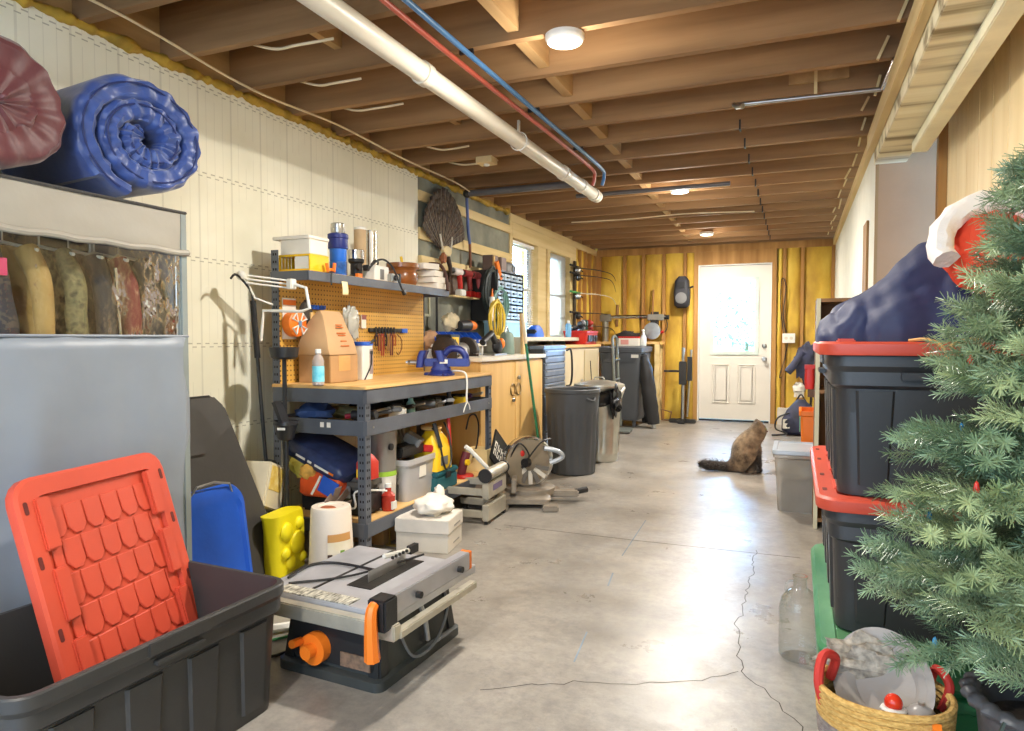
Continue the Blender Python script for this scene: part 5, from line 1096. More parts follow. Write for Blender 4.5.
# miter saw with sign behind
SAWK = mat('worn_grey_cast', (134, 124, 110), .5, .2, .2, 10)
t = thing('miter_saw', 'grey miter saw with an open round blade guard on the floor', 'miter saw', (-1.68, 4.26, 0), R(20))
MB().loft([rr(.34, .46, .03, .03), rr(.34, .46, .06, .03), rr(.30, .42, .075, .03)]).build('base', SAWK, t)
MB().lathe([(.17, .06), (.17, .10), (.16, .105)], (.03, 0, 0), 36).build('turntable', SAWK, t); MB().ob((.23, .0, .055), (.26, .09, .04)).build('mitre_arm', SAWK, t, bev=.008)
for x, y in ((-.15, -.26), (-.15, .26), (.17, -.26), (.19, .26)): MB().ob((x, y, .018), (.10, .10, .036)).build('foot', SAWK, t, bev=.008)
MB().cyl((.34, .02, .06), (.42, .05, .07), .020, n=12).build('lock_handle', BLACKP, t)
B(-.08, -.05, -.25, -.06, .105, .19).build('fence', SAWK, t, bev=.004); B(-.08, -.05, .06, .25, .105, .19).build('fence', SAWK, t, bev=.004)
MB().lathe([(.08, -.04), (.165, -.04), (.17, -.03), (.17, .03), (.16, .04), (.08, .04)], (.02, .0, .27), 40, (.35, -1, 0)).build('upper_guard', CHROME, t)
MB().lathe([(.0, .0), (.15, .0), (.152, .004), (.0, .006)], (.02, -.045, .27), 40, (.35, -1, 0)).build('blade_face', mat('guard_grey', (150, 138, 120), .35, .5, .2, 6), t)
for k in range(7):
    a = R(-10 - 26 * k); MB().ob((.035 + .08 * math.cos(a), -.062, .25 + .08 * math.sin(a)), (.09, .004, .028), (0, -a, 0)).build('guard_fin', mat('fin_grey_%d' % (k % 2), ((96, 88, 78), (196, 186, 168))[k % 2], .4, .3), t)
MB().cyl((.0, -.085, .27), (.02, -.05, .27), .030, n=16).build('arbor', BLACKP, t); MB().ball((-.03, -.06, .33), (.03, .008, .028), 10).build('red_mark', REDPL, t)
MB().cyl((-.02, .05, .28), (-.06, .16, .28), .055, n=20).build('motor', SAWK, t)
MB().tube([(-.10, 0, .12), (-.15, 0, .28), (-.02, 0, .30)], .035, 10).build('pivot_arm', SAWK, t)
MB().tube(catmull([(.13, -.02, .36), (.22, -.02, .34), (.25, -.02, .30), (.17, -.02, .26)], 5), .016, 8).build('handle', mat('handle_silver', (170, 176, 182), .35, .4), t)
MB().tube(catmull([(-.12, -.08, .25), (-.04, -.09, .40), (.03, -.085, .32), (-.02, -.08, .24), (.10, -.08, .40), (.17, .0, .42)], 6), .006, 6).build('cord', BLACKP, t)
sp_ = PX(499, 452, -1.84)
t = thing('black_sign', 'black square sign with white block letters tilted behind the miter saw', 'sign', (-1.84, sp_.y, .0), 0)
SM = Matrix.Translation((0, 0, sp_.z)) @ Matrix.Rotation(R(-8), 4, 'Y') @ Matrix.Rotation(R(-42), 4, 'X')
B(-.006, .006, -.11, .11, -.115, .115).xf(SM).build('board', BLACKP, t, bev=.004)
for r_ in range(2):
    for c_ in range(3): MB().box(.0062, .0075, -.085 + .05 * c_, -.075 + .05 * c_, -.01 - .055 * r_, .035 - .055 * r_).box(.0062, .0075, -.075 + .05 * c_, -.052 + .05 * c_, (.025, -.01, .008)[c_] - .055 * r_, (.035, .0, .018)[c_] - .055 * r_).box(.0062, .0075, -.060 + .05 * c_, -.052 + .05 * c_, -.01 - .055 * r_, .025 - .055 * r_).xf(SM).build('block_letter', WHITEPAPER, t)
MB().cyl((-.03, 0, 0), (-.012, 0, sp_.z - .05), .012).build('stand', BLACKP, t)
t = thing('small_motor', 'small brown motor on the floor behind the miter saw', 'motor', (-1.88, 4.02, 0)); MB().cyl((-.08, 0, .09), (.06, 0, .09), .08, n=20).build('body', mat('rusty_grey', (120, 104, 88), .6, .2, .3), t, bev=.008); B(-.07, .05, -.07, .07, 0, .03).build('foot', DARKMETAL, t); MB().cyl((.06, 0, .09), (.10, 0, .09), .012).build('shaft', STEEL, t)
# trash cans
CANB = mat('dark_grey_can', (72, 74, 76), .5, 0, .1, 4)
SC_CAN = 1.12
t = thing('trash_can', 'round dark grey ribbed plastic trash can on the floor', 'trash can', (-1.69, 5.34, 0))
b = MB(); rg = []
for z, r_ in ((0, .155), (.01, .165), (.10, .168), (.48, .186), (.50, .19), (.60, .193), (.655, .196), (.66, .205), (.685, .205), (.69, .198), (.68, .188), (.1, .158), (.02, .14)):
    k = .005 if .05 < z < .49 and r_ > .167 else 0
    r_ *= SC_CAN; rg.append([Vector(((r_ + k * (1 if (q // 2) % 2 else -1)) * math.cos(2 * PI * q / 72), (r_ + k * (1 if (q // 2) % 2 else -1)) * math.sin(2 * PI * q / 72), z)) for q in range(72)])
b.loft(rg).build('body', CANB, t, ang=30)
for a in (-30, 150): MB().tube(catmull([(.222 * math.cos(R(a - 12)), .222 * math.sin(R(a - 12)), .62), (.25 * math.cos(R(a)), .25 * math.sin(R(a)), .60), (.222 * math.cos(R(a + 12)), .222 * math.sin(R(a + 12)), .62)], 4), .010, 6).build('handle', CANB, t)
GALV = mat('galvanized', (188, 186, 176), .32, .85, .15, 9)
t = thing('metal_trash_can', 'galvanized metal trash can with a lid behind the plastic can', 'trash can', (-1.64, 5.98, 0))
rg = []
for z, r_ in ((0, .165), (.015, .172), (.03, .17), (.06, .172), (.075, .176), (.09, .172), (.50, .186), (.515, .191), (.53, .187), (.64, .19), (.65, .197), (.665, .19)):
    k = .004 if .08 < z < .51 else 0
    rg.append([Vector(((r_ + k * (1 if (q // 2) % 2 else -1)) * math.cos(2 * PI * q / 64), (r_ + k * (1 if (q // 2) % 2 else -1)) * math.sin(2 * PI * q / 64), z)) for q in range(64)])
MB().loft(rg).build('body', GALV, t, ang=40)
MB().lathe([(.225, .655), (.228, .665), (.225, .685), (.21, .69), (.18, .70), (.08, .72), (.001, .722)], n=40).build('lid', GALV, t); MB().tube([(-.05, 0, .72), (-.04, 0, .745), (.04, 0, .745), (.05, 0, .72)], .007, 8).build('lid_handle', GALV, t)
MB().lathe([(.192, .64), (.21, .60), (.205, .54), (.19, .50)], n=40, cap=(0, 0)).jitter(.02, 9, 3).build('liner_skirt', mat('bin_liner', (30, 30, 31), .2, 0, .2, bump=.5, bsc=12), t, thick=.002)
t = thing('bin_liner_bag', 'black plastic liner bunched over the rim of the metal can', 'liner', (-1.46, 5.86, .46)); MB().ball((0, 0, .09), (.045, .10, .12), 18, .7, 2.6, 5).build('film', mat('bin_liner', (30, 30, 31), .2), t); MB().tube(catmull([(.04, .03, .16), (.06, .07, .20), (.04, .10, .16), (.02, .09, .1)], 5), .012, 6).build('tie', WHITEP, t)
# beige cabinet, red crate, toter, hand truck, saw bench
t = thing('beige_cabinet', 'beige fronted low cabinet standing before the wheeled bin', 'cabinet', (-2.30, 7.05, 0)); B(-.10, .18, -.62, .66, 0, 1.0).build('carcass', mat('beige_panel', (206, 190, 156), .6, 0, .08, 3), t, bev=.004); B(-.11, .20, -.63, .67, 1.0, 1.03).build('top', PLY, t, bev=.003)
B(.181, .186, -.06, .0, .62, .66).build('pull', STEEL, t); d = B(.181, .190, .05, .60, .06, .97).build('door', mat('beige_door', (186, 170, 132), .6, 0, .08, 3), t, bev=.003)
MB().tube(catmull([(.195, .25, .85), (.20, .28, .62), (.20, .22, .5), (.20, .25, .3)], 5), .004, 6).build('hanging_wire', BLACKP, t)
t = thing('red_crate', 'red plastic crate heaped with tools on the beige cabinet', 'crate', (-2.25, 7.42, 1.031))
MB().loft([rr(.24, .42, 0, .02), rr(.27, .46, .13, .02), rr(.28, .47, .13, .02), rr(.28, .47, .15, .02), rr(.25, .44, .15, .02), rr(.22, .40, .01, .02)]).build('body', REDPL, t)
for k in range(4): B(.121 + .004, .140, -.17 + .095 * k, -.10 + .095 * k, .03, .10).build('slot', DARKMETAL, t)
rq = random.Random(9)
for i, (nm, c) in enumerate((('black hammer head', (40, 40, 42)), ('steel pipe wrench', (150, 150, 150)), ('dark green hose fitting', (50, 80, 64)), ('grey angle tool', (110, 112, 112)), ('red grip tool', (160, 50, 40)), ('black air tool', (36, 36, 38)), ('pale steel wrench', (180, 178, 172)))):
    y = -.16 + .053 * i
    t = thing('crate_tool', nm + ' heaped in the red crate', 'tool', (-2.25 + rq.uniform(-.05, .05), 7.42 + y, 1.16), rq.uniform(-1, 1), 'tools heaped in the red crate')
    MB().tube([(-.10, 0, .02), (.02, .01, .06), (.10, 0, .05)], .018, 8).build('shank', mat('crate_tool_%d' % i, c, .45, .4), t); MB().ball((.06, 0, .08 + rq.uniform(0, .04)), (.05, .03, .04), 10, .3, 3, i).build('head', mat('crate_tool_%d' % i, c, .45, .4), t)
t = thing('hand_truck', 'grey tube hand truck standing before the wheeled bin', 'hand truck', (-1.95, 7.86, 0), R(6))
TUB = mat('hand_truck_grey', (128, 134, 130), .35, .4)
MB().tube(catmull([(.03, -.17, .05), (.0, -.17, .6), (-.02, -.17, 1.02), (-.03, -.12, 1.10), (-.03, .08, 1.12), (-.02, .17, 1.04), (0, .17, .6), (.03, .17, .05)], 8), .016, 10).build('frame', TUB, t)
for z in (.3, .62, .85): MB().tube([(.01, -.17, z), (.01, .17, z)], .012, 8).build('cross_bar', TUB, t)
B(-.0, .18, -.18, .18, .02, .03).build('toe_plate', TUB, t); B(.0, .012, -.06, .06, .84, .87).build('yellow_label', YELLOWP, t)
for y in (-.2, .2): MB().cyl((-.05, y - .02, .10), (-.05, y + .02, .10), .10, n=24).build('wheel', RUBBER, t)
TOTER = mat('toter_grey', (82, 86, 92), .5, 0, .1, 3)
t = thing('wheeled_bin', 'large grey wheeled garbage bin by the saw bench', 'wheeled bin', (-2.02, 8.62, 0), R(0))
MB().loft([rr(.42, .52, .08, .04), rr(.44, .56, .14, .04), rr(.53, .66, .92, .05), rr(.56, .70, .93, .05), rr(.56, .70, .965, .05), rr(.50, .64, .966, .05)]).build('body', TOTER, t)
MB().loft([rr(.57, .72, .967, .05), rr(.57, .72, .985, .05), rr(.50, .62, 1.0, .05)]).build('lid', TOTER, t); B(.15, .24, -.352, -.349, .86, .90).build('badge', WHITEP, t)
MB().box(-.2, .2, -.345, -.338, .80, .84).build('grip_bar', TOTER, t, bev=.01)
for x in (-.21, .21): MB().cyl((x - .03, .25, .10), (x + .03, .25, .10), .10, n=24).build('wheel', RUBBER, t)
MB().tube([(-.2, .25, .10), (.2, .25, .10)], .012, 8).build('axle', STEEL, t)
for x in (-.16, .16): MB().cyl((x, -.2, 0), (x, -.2, .09), .025).build('foot', TOTER, t)
t = thing('saw_bench', 'wooden plank bench carrying the radial arm saw at the back wall', 'bench', (-2.15, 9.10, 0)); B(-.42, .50, -.13, .24, 1.02, 1.055).build('top', PLY, t, bev=.003)
for x, y in ((-.36, .18), (.44, .18), (.46, -.10), (-.36, -.10)): B(x - .03, x + .03, y - .03, y + .03, 0, 1.02).build('leg', LUMBER, t, bev=.003)
ARM = mat('arm_saw_grey', (140, 136, 124), .35, .5)
t = thing('radial_arm_saw', 'grey radial arm saw with a long horizontal arm on the plank bench', 'radial arm saw', (-2.42, 9.12, 1.056))
MB().cyl((0, 0, 0), (0, 0, .36), .045, n=20).build('column', ARM, t); B(-.07, .08, -.05, .06, .27, .37).build('arm_head', ARM, t, bev=.012)
MB().cyl((.05, 0, .33), (.82, 0, .33), .03, n=16).build('arm', CHROME, t); B(.58, .80, -.05, .05, .28, .36).build('carriage', ARM, t, bev=.01); MB().cyl((.80, 0, .32), (.86, 0, .32), .03).build('end_knob', BLACKP, t)
MB().cyl((.66, -.09, .14), (.66, .10, .14), .075, n=20).build('motor', ARM, t); B(.62, .72, -.04, .04, .14, .29).build('yoke', DARKMETAL, t)
MB().lathe([(.02, 0), (.11, 0), (.11, .03), (.02, .035)], (.66, -.10, .14), 28, (0, -1, 0)).build('blade_guard', STEEL, t); MB().cyl((.74, -.05, .12), (.80, -.05, .13), .018).build('red_knob', REDPL, t)
MB().tube(catmull([(.80, 0, .34), (.84, -.02, .24), (.82, -.02, .14), (.74, -.02, .10)], 5), .006, 6).build('cord', BLACKP, t)
t = thing('red_white_box', 'white and red printed box on the wheeled bin lid', 'box', (-1.96, 8.62, 1.001)); B(-.13, .13, -.10, .10, 0, .12).build('carton', WHITEPAPER, t, bev=.003); MB().box(-.131, .131, -.101, .101, .10, .122).build('red_band', REDPL, t); B(-.10, .0, -.1015, -.1005, .02, .08).build('print', mat('pink_print', (214, 150, 140), .7), t)
t = thing('white_spray_bottle', 'pale spray bottle beside the printed box on the wheeled bin', 'bottle', (-1.79, 8.60, 1.001)); MB().lathe([(.034, 0), (.038, .01), (.038, .11), (.015, .15), (.014, .18)], n=18).build('body', mat('pale_bottle', (206, 214, 214), .3), t); MB().ob((.0, -.02, .195), (.025, .07, .03)).build('trigger', WHITEP, t, bev=.006)
t = thing('dark_bag', 'black soft bag slumped behind the printed box', 'bag', (-2.03, 8.80, 1.001)); MB().ball((0, 0, .09), (.16, .07, .10), 18, .5, 2.5, 7).build('body', mat('black_cloth', (36, 34, 34), .8), t)
t = thing('rolled_cover', 'long black rolled cover leaning beside the wheeled bin', 'rolled cover', (-1.60, 8.36, 0), rot=(0, R(-9), 0)); MB().tube(catmull([(.0, 0, .05), (.0, 0, .4), (.01, .0, .75), (.0, 0, .92)], 8), lambda q: (.055 + .035 * math.sin(PI * min(1, .15 + q))) * (1 if q < .95 else .6), 14).jitter(.012, 12, 2).build('roll', mat('black_cover', (40, 40, 42), .55, 0, .2, bump=.3, bsc=16), t); MB().cyl((0, 0, 0), (0, 0, .06), .03).build('tip', STEEL, t)
# wall things near the door
t = thing('wall_backpack', 'black padded pack hanging on a stud left of the door', 'pack', (-1.42, BY - .11, 1.50)); MB().loft([[Vector((p.x, p.y, z)) for p in rr(w, d, z, .05)] for z, w, d in ((0, .12, .08), (.04, .20, .14), (.2, .21, .16), (.36, .18, .13), (.42, .10, .08))]).build('body', mat('pack_black', (44, 44, 50), .6, bump=.2, bsc=20), t, ang=60)
MB().lathe([(.03, 0), (.07, 0), (.075, .02), (.03, .03)], (0, -.07, .13), 24, (0, -1, 0)).build('round_vent', GREYP, t); MB().tube([(.09, -.03, .26), (.15, -.04, .28)], .012, 8).build('hook', BLACKP, t); MB().ob((0, -.085, .30), (.10, .02, .08)).build('pocket', BLACKP, t, bev=.008)
t = thing('drywall_jack', 'slim metal floor stand with a black crossbar left of the door', 'floor stand', (-1.36, 9.02, 0)); MB().tube([(0, 0, .05), (0, .01, .98)], .02, 10).build('post', STEEL, t); MB().tube([(.05, .05, .08), (.09, .10, .95)], .014, 8).build('rail', STEEL, t); B(-.24, .04, -.03, .03, .66, .685).build('crossbar', BLACKP, t); B(-.045, .045, -.05, .03, .5, .80).build('carriage', DARKMETAL, t, bev=.006); B(.05, .11, .02, .06, .55, .86).build('slide', BLACKP, t)
MB().ob((0, -.0, .03), (.34, .10, .05)).build('foot', DARKMETAL, t, bev=.01); MB().ob((0, -.02, .03), (.10, .26, .05)).build('foot', DARKMETAL, t, bev=.01)
MB().tube([(-.26, -.02, .03), (-.27, -.02, .17), (-.14, -.02, .14), (-.16, -.02, .03)], .012, 6, True).build('wire_foot', mat('rust_wire', (120, 84, 50), .6), t)
t = thing('hatchet', 'wooden handled hatchet hung on the yellow wall above the arm saw', 'hatchet', (-1.82, BY - .05, 1.40)); MB().tube([(0, 0, 0), (.01, 0, .36)], .014, 8).build('handle', wood('hatchet_wood', (150, 108, 60), (170, 124, 74), 2), t); MB().ob((.03, 0, .03), (.11, .02, .06)).build('head', DARKMETAL, t, bev=.004)
tag(MB().tube([(0, 0, 0), (.01, 0, .30)], .022, 8).build('wood_mallet', wood('mallet_wood', (130, 96, 52), (150, 110, 62), 2)), 'short brown stick standing on the plank bench behind the arm saw', 'stick', loc=(-2.30, 9.27, 1.26))
t = thing('outlet_box', 'white electrical outlet on the yellow wall right of the door', 'outlet', (-.10, BY - .035, 1.10)); B(-.075, .075, -.012, .02, -.06, .06).build('plate', WHITEP, t, bev=.004)
for x in (-.03, .03): MB().lathe([(.02, 0), (.02, .004)], (x, -.012, 0), 16, (0, -1, 0)).build('socket', mat('socket_cream', (206, 196, 176), .5), t)
t = tag(cable('wall_cable', [(-.16, BY - .045, 1.16), (-.20, BY - .05, 1.5), (-.19, BY - .05, 1.85), (-.14, BY - .05, 1.75), (-.17, BY - .045, 1.4), (-.13, BY - .045, 1.16)], .006, BLACKP), 'dark cable looping above the outlet on the yellow wall', 'cable')
t = tag(cable('wall_cable', [(-.11, BY - .045, 1.04), (-.14, BY - .05, .85), (-.20, BY - .05, .62), (-.18, BY - .05, .6)], .006, BLACKP), 'dark cable dropping below the outlet on the yellow wall', 'cable')
# fishing rods on the left stud wall
t0 = None
for i, z in enumerate((1.99, 1.90, 1.67, 1.42, 1.25)):
    c = ((40, 40, 40), (60, 44, 40), (206, 200, 180), (44, 44, 44), (36, 40, 40))[i]
    t = thing('fishing_rod', 'thin ' + ('black', 'dark brown', 'white and green', 'charcoal', 'black green')[i] + ' fishing rod, %s of the wall rack' % ('topmost', 'second from the top', 'middle one', 'second from the bottom', 'bottom')[i], 'fishing rod', (LX + .07, 8.12, z), 0, 'fishing rods on the left wall')
    MB().tube(catmull([(0, -.10, 0), (0, .3, .0), (.10, .75, .01), (.20, 1.05, -.02), (.22, 1.22, -.10 - .06 * (i % 2))], 8), lambda q: .010 - .007 * q, 6).build('blank', mat('rod_%d' % i, c, .4), t)
    MB().tube([(0, -.16, 0), (0, .22, 0)], .014, 8).build('grip', BLACKP if i != 2 else mat('green_grip', (70, 140, 80), .5), t); MB().ball((.02, .10, -.045), (.035, .045, .04), 12, .3, 4, i).build('reel', DARKMETAL if i % 2 else STEEL, t); MB().tube([(.05, .10, -.045), (.07, .13, -.06)], .008, 6).build('crank', BLACKP, t)
t = thing('rod_rack', 'dark upright rack board holding the fishing rods', 'rack', (LX + .03, 8.30, 1.15)); B(-.018, .0, -.04, .04, -.05, .92).build('board', mat('rack_dark', (70, 58, 44), .7), t)
for k in range(5): MB().tube([(0, 0, (.84, .75, .52, .27, .10)[k] - .02), (.035, 0, (.84, .75, .52, .27, .10)[k] - .025), (.045, 0, (.84, .75, .52, .27, .10)[k] - .01)], .006, 6).build('peg', DARKMETAL, t)
# ================================================================== cat sitting on the floor
def skin_mesh(pts, edges, sub=2):
    bm = bmesh.new(); ly = bm.verts.layers.skin.verify(); V = []
    for i, (p, r_) in enumerate(pts):
        v = bm.verts.new(p); v[ly].radius = (r_, r_) if isinstance(r_, (int, float)) else r_; v[ly].use_root = (i == 0); V.append(v)
    for a, b in edges: bm.edges.new((V[a], V[b]))
    me = bpy.data.meshes.new('skin_tmp'); bm.to_mesh(me); bm.free()
    o = bpy.data.objects.new('skin_tmp', me); col.objects.link(o)
    m = o.modifiers.new('s', 'SKIN'); m.use_smooth_shade = True
    m = o.modifiers.new('d', 'SUBSURF'); m.levels = m.render_levels = sub
    dg = bpy.context.evaluated_depsgraph_get(); ev = o.evaluated_get(dg); out = bpy.data.meshes.new_from_object(ev)
    bpy.data.objects.remove(o); return out
cp = [((-.045, 0, .10), (.122, .118)), ((-.028, 0, .195), (.118, .11)), ((.02, 0, .262), (.098, .092)), ((.068, 0, .315), .070), ((.105, 0, .352), (.064, .066)), ((.155, 0, .335), .032),
      ((.045, 0, .18), .075),
      ((.08, .036, .13), .032), ((.092, .036, .06), .024), ((.094, .037, .020), .022), ((.120, .037, .016), .018),
      ((.08, -.036, .13), .032), ((.092, -.036, .06), .024), ((.094, -.037, .020), .022), ((.120, -.037, .016), .018),
      ((-.01, .065, .062), .074), ((.05, .078, .035), .036), ((.088, .072, .018), .022),
      ((-.01, -.065, .062), .074), ((.05, -.078, .035), .036), ((.088, -.072, .018), .022),
      ((-.15, .0, .034), .044), ((-.21, -.01, .042), .040), ((-.27, -.015, .046), .050), ((-.33, -.01, .05), .042), ((-.37, -.0, .052), .018),
      ((.085, .040, .398), .028), ((.080, .050, .432), .008), ((.085, -.040, .398), .028), ((.080, -.050, .432), .008), ((-.075, 0, .05), .080)]
ce = [(0, 30), (0, 1), (1, 2), (2, 3), (3, 4), (4, 5), (2, 6), (6, 7), (7, 8), (8, 9), (9, 10), (6, 11), (11, 12), (12, 13), (13, 14), (0, 15), (15, 16), (16, 17), (0, 18), (18, 19), (19, 20), (30, 21), (21, 22), (22, 23), (23, 24), (24, 25), (4, 26), (26, 27), (4, 28), (28, 29)]
cm = skin_mesh(cp, ce)
FUR = mat('tabby_fur', (84, 68, 50), .85, c2=(150, 126, 96), sc_=22, bump=.5, bsc=80, sheen=.2)
nt = FUR.node_tree; pb = nt.nodes['Principled BSDF']; tc = nd(nt, 'ShaderNodeTexCoord'); sp = nd(nt, 'ShaderNodeSeparateXYZ'); nt.links.new(tc.outputs['Object'], sp.inputs[0])
def soft(v, lo, hi):
    r_ = nd(nt, 'ShaderNodeMapRange'); r_.inputs[1].default_value = lo; r_.inputs[2].default_value = hi; nt.links.new(v, r_.inputs[0]); return r_.outputs[0]
nz = nd(nt, 'ShaderNodeTexNoise'); nz.inputs['Scale'].default_value = 18; nt.links.new(tc.outputs['Object'], nz.inputs['Vector'])
xx_ = mth(nt, 'ADD', sp.outputs[0], mth(nt, 'MULTIPLY', mth(nt, 'SUBTRACT', nz.outputs['Fac'], .5), .06))
k = mth(nt, 'MAXIMUM', soft(xx_, -.10, -.16), mth(nt, 'MULTIPLY', soft(xx_, .04, .07), soft(sp.outputs[2], .20, .13)))
k = mth(nt, 'MULTIPLY', k, .88)
mx = nd(nt, 'ShaderNodeMixRGB'); nt.links.new(k, mx.inputs[0]); nt.links.new(pb.inputs['Base Color'].links[0].from_socket, mx.inputs[1]); mx.inputs[2].default_value = lin((30, 26, 26)); nt.links.new(mx.outputs[0], pb.inputs['Base Color'])
cm.name = 'cat'
cat = bpy.data.objects.new('cat', cm); col.objects.link(cat); cm.materials.clear(); cm.materials.append(FUR)
tag(cat, 'long haired brown tabby cat sitting on the concrete floor, facing away to the door side', 'cat', loc=(-.37, 5.90, 0), rot=(0, 0, R(14)))
cat['label'] = 'long haired brown tabby cat sitting on the concrete floor with its dark tail out'
rc = random.Random(2); V, Fc = [], []
polys = [p for p in cm.polygons]
for p in polys:
    n = p.normal; c = p.center
    for q in range(3):
        a = rc.choice(p.vertices); b = rc.choice(p.vertices); pt = c.lerp(cm.vertices[a].co, rc.random() * .9).lerp(cm.vertices[b].co, rc.random() * .5)
        tail = pt.x < -.17
        flow = Vector((-.8, 0, .1)) if tail else Vector((-.35, 0, -.8))
        L = (.036 if tail else .018) * rc.uniform(.6, 1.2) * (.3 if pt.z > .30 and pt.x > .07 else 1) * (.35 if pt.z < .06 and not tail else 1)
        d = (n * .75 + flow * .55 + Vector((rc.uniform(-.2, .2), rc.uniform(-.2, .2), rc.uniform(-.2, .2)))).normalized() * L
        tip = pt + d; tip.z = max(tip.z, .002); s_ = n.cross(d); s_ = (s_.normalized() if s_.length > 1e-7 else Vector((0, 1, 0))) * .0022
        i0 = len(V); V += [pt - s_, pt + s_, tip]; Fc.append((i0, i0 + 1, i0 + 2))
fm_ = bpy.data.meshes.new('fur'); fm_.from_pydata(V, [], Fc); fm_.materials.append(FUR); fo_ = bpy.data.objects.new('fur', fm_); col.objects.link(fo_); fo_.parent = cat
for s_ in (-1, 1): MB().ball((.138, s_ * .030, .358), .009, 10).build('eye', mat('cat_eye', (150, 160, 60), .15, 0, .05), cat)
MB().ball((.160, 0, .336), (.006, .008, .006), 8).build('nose', mat('cat_nose', (120, 70, 66), .5), cat)

# ================================================================== right hand side
GRN = mat('green_tote_plastic', (36, 104, 66), .42, 0, .12, 3, c2=(42, 116, 76))
GRL = mat('green_lid_plastic', (40, 112, 70), .4, 0, .2, 9, c2=(98, 150, 108), st=(1, .35, 1))
t = thing('storage_tote', 'green storage tote on the floor under the stacked black totes', 'storage tote', (.34, 2.38, 0)); tote_parts(t, .52, .98, .272, GRN, ribs=False)
MB().loft([rr(.555, 1.01, .255, .07), rr(.56, 1.015, .26, .07), rr(.56, 1.015, .29, .07), rr(.54, .995, .302, .06), rr(.47, .93, .303, .05), rr(.46, .92, .298, .05)]).build('lid', GRL, t)
for i, (z, nm, hh) in enumerate(((.304, 'lower black tote with a red lid stacked on the green tote', .335), (.674, 'upper black tote with a red lid holding the navy bag', .375))):
    t = thing('storage_tote', nm, 'storage tote', (.325, 2.36 + .09 * (i == 0), z), 0, 'black totes stacked by the tree'); tote_parts(t, .50, .76 + .18 * (i == 0), hh, TOTEP)
    ln = thing('tote_lid', ('red lid closing the lower stacked black tote', 'red lid on top of the upper stacked black tote under the navy bag')[i], 'lid', (.325, 2.36 + .09 * (i == 0), z + hh + .034), 0, 'red lids on the stacked totes')
    lid_mesh(.54, .80 + .18 * (i == 0)).build('rim', REDP, ln, ang=30); lid_details(ln, .54, .80 + .18 * (i == 0), REDP)
LT = .674 + .375 + .034
# panel recess on tote fronts
t = thing('twine', 'loop of tan twine lying over the front edge of the upper red lid', 'twine', (.325, 1.955, LT))
MB().tube(catmull([(-.06, .05, .003), (-.03, .0, .006), (.0, -.012, -.01), (.02, -.013, -.05), (.045, -.013, -.06), (.04, -.014, -.035), (.02, -.013, -.01), (.06, -.0, .006), (.12, .05, .004)], 6), .0045, 6).build('cord', mat('tan_twine', (206, 156, 92), .8), t)
# navy bag
NAV = mat('navy_cloth', (44, 52, 84), .6, 0, .12, 5, bump=.25, bsc=18)
def bagf():
    rings = []
    for k in range(49):
        u = k / 48; x = -.22 + .44 * u
        h = (.055 + .27 * (u / .76) ** 1.15) if u < .76 else .325 - .9 * (u - .76) ** 1.5 * 2.2
        w = .13 + .11 * math.sin(PI * min(1, u * .9 + .08)); cxy = .02
        if k in (0, 48): h *= .55; w *= .55
        ring = []
        for q in range(48):
            a = 2 * PI * q / 48; yy = w * math.cos(a); zz = (h * max(0, math.sin(a)) ** .8) if math.sin(a) > 0 else -.002 * 0
            p = Vector((x, yy + cxy, zz)); wv = mnoise.noise(Vector((x * 9, a * 1.5, 1))) * .022 + .016 * math.sin(x * 20 + a * 4 + 4 * mnoise.noise(Vector((a * 1.3, x * 6, 0)))) * (u > .1) + .008 * mnoise.noise(Vector((x * 30, a * 5, 2)))
            p += Vector((0, wv * math.cos(a) - .05 * zz, wv * max(0, math.sin(a)))); ring.append(p)
        rings.append(ring)
    return rings
t = thing('navy_bag', 'navy cloth bag slumped on the upper red tote lid', 'bag', (.275, 2.30, LT - .002))
MB().loft(bagf()).build('body', NAV, t, ang=70)
# red hat with a white trim
t = thing('santa_hat', 'red felt hat with a white fur brim perched on the navy bag behind the tree', 'hat', (.44, 2.04, LT + .185))
MB().ball((0, .0, .04), (.10, .09, .10), 20, .2, 3, 4).build('crown', mat('red_felt', (222, 74, 44), .8, bump=.2, bsc=30), t)
MB().tube([(.118 * math.cos(a), -.075 + .06 * math.sin(a), .05 + .108 * math.sin(a)) for a in [R(-20 + 220 * k / 20) for k in range(21)]], .030, 10).jitter(.008, 40, 1).build('brim', mat('white_fur', (240, 230, 220), .9, bump=.5, bsc=60), t)
# glass jug
def glass_mat():
    m = bpy.data.materials.new('jug_glass'); m.use_nodes = True; nt = m.node_tree; N = nt.nodes; N.remove(N['Principled BSDF'])
    tr = N.new('ShaderNodeBsdfTransparent'); tr.inputs[0].default_value = (.95, .97, .97, 1); gl = N.new('ShaderNodeBsdfGlossy'); gl.inputs['Roughness'].default_value = .05
    lw = N.new('ShaderNodeLayerWeight'); lw.inputs[0].default_value = .25; k = mth(nt, 'MULTIPLY', lw.outputs['Facing'], .75); k = mth(nt, 'ADD', k, .03)
    mx = N.new('ShaderNodeMixShader'); nt.links.new(k, mx.inputs[0]); nt.links.new(tr.outputs[0], mx.inputs[1]); nt.links.new(gl.outputs[0], mx.inputs[2]); nt.links.new(mx.outputs[0], N['Material Output'].inputs[0]); return m
GL = glass_mat()
t = thing('glass_jug', 'clear glass jug on the floor beside the green tote', 'jug', (.022, 2.50, 0))
MB().lathe([(.001, .004), (.055, .003), (.066, .012), (.067, .17), (.060, .205), (.04, .232), (.022, .245), (.020, .275), (.024, .278), (.024, .285), (.017, .285)], n=40, cap=(0, 0)).build('body', GL, t)
MB().tube(catmull([(-.02, -.01, .27), (-.04, -.02, .265), (-.045, -.022, .24), (-.035, -.018, .225)], 4), .005, 8).build('handle', GL, t)
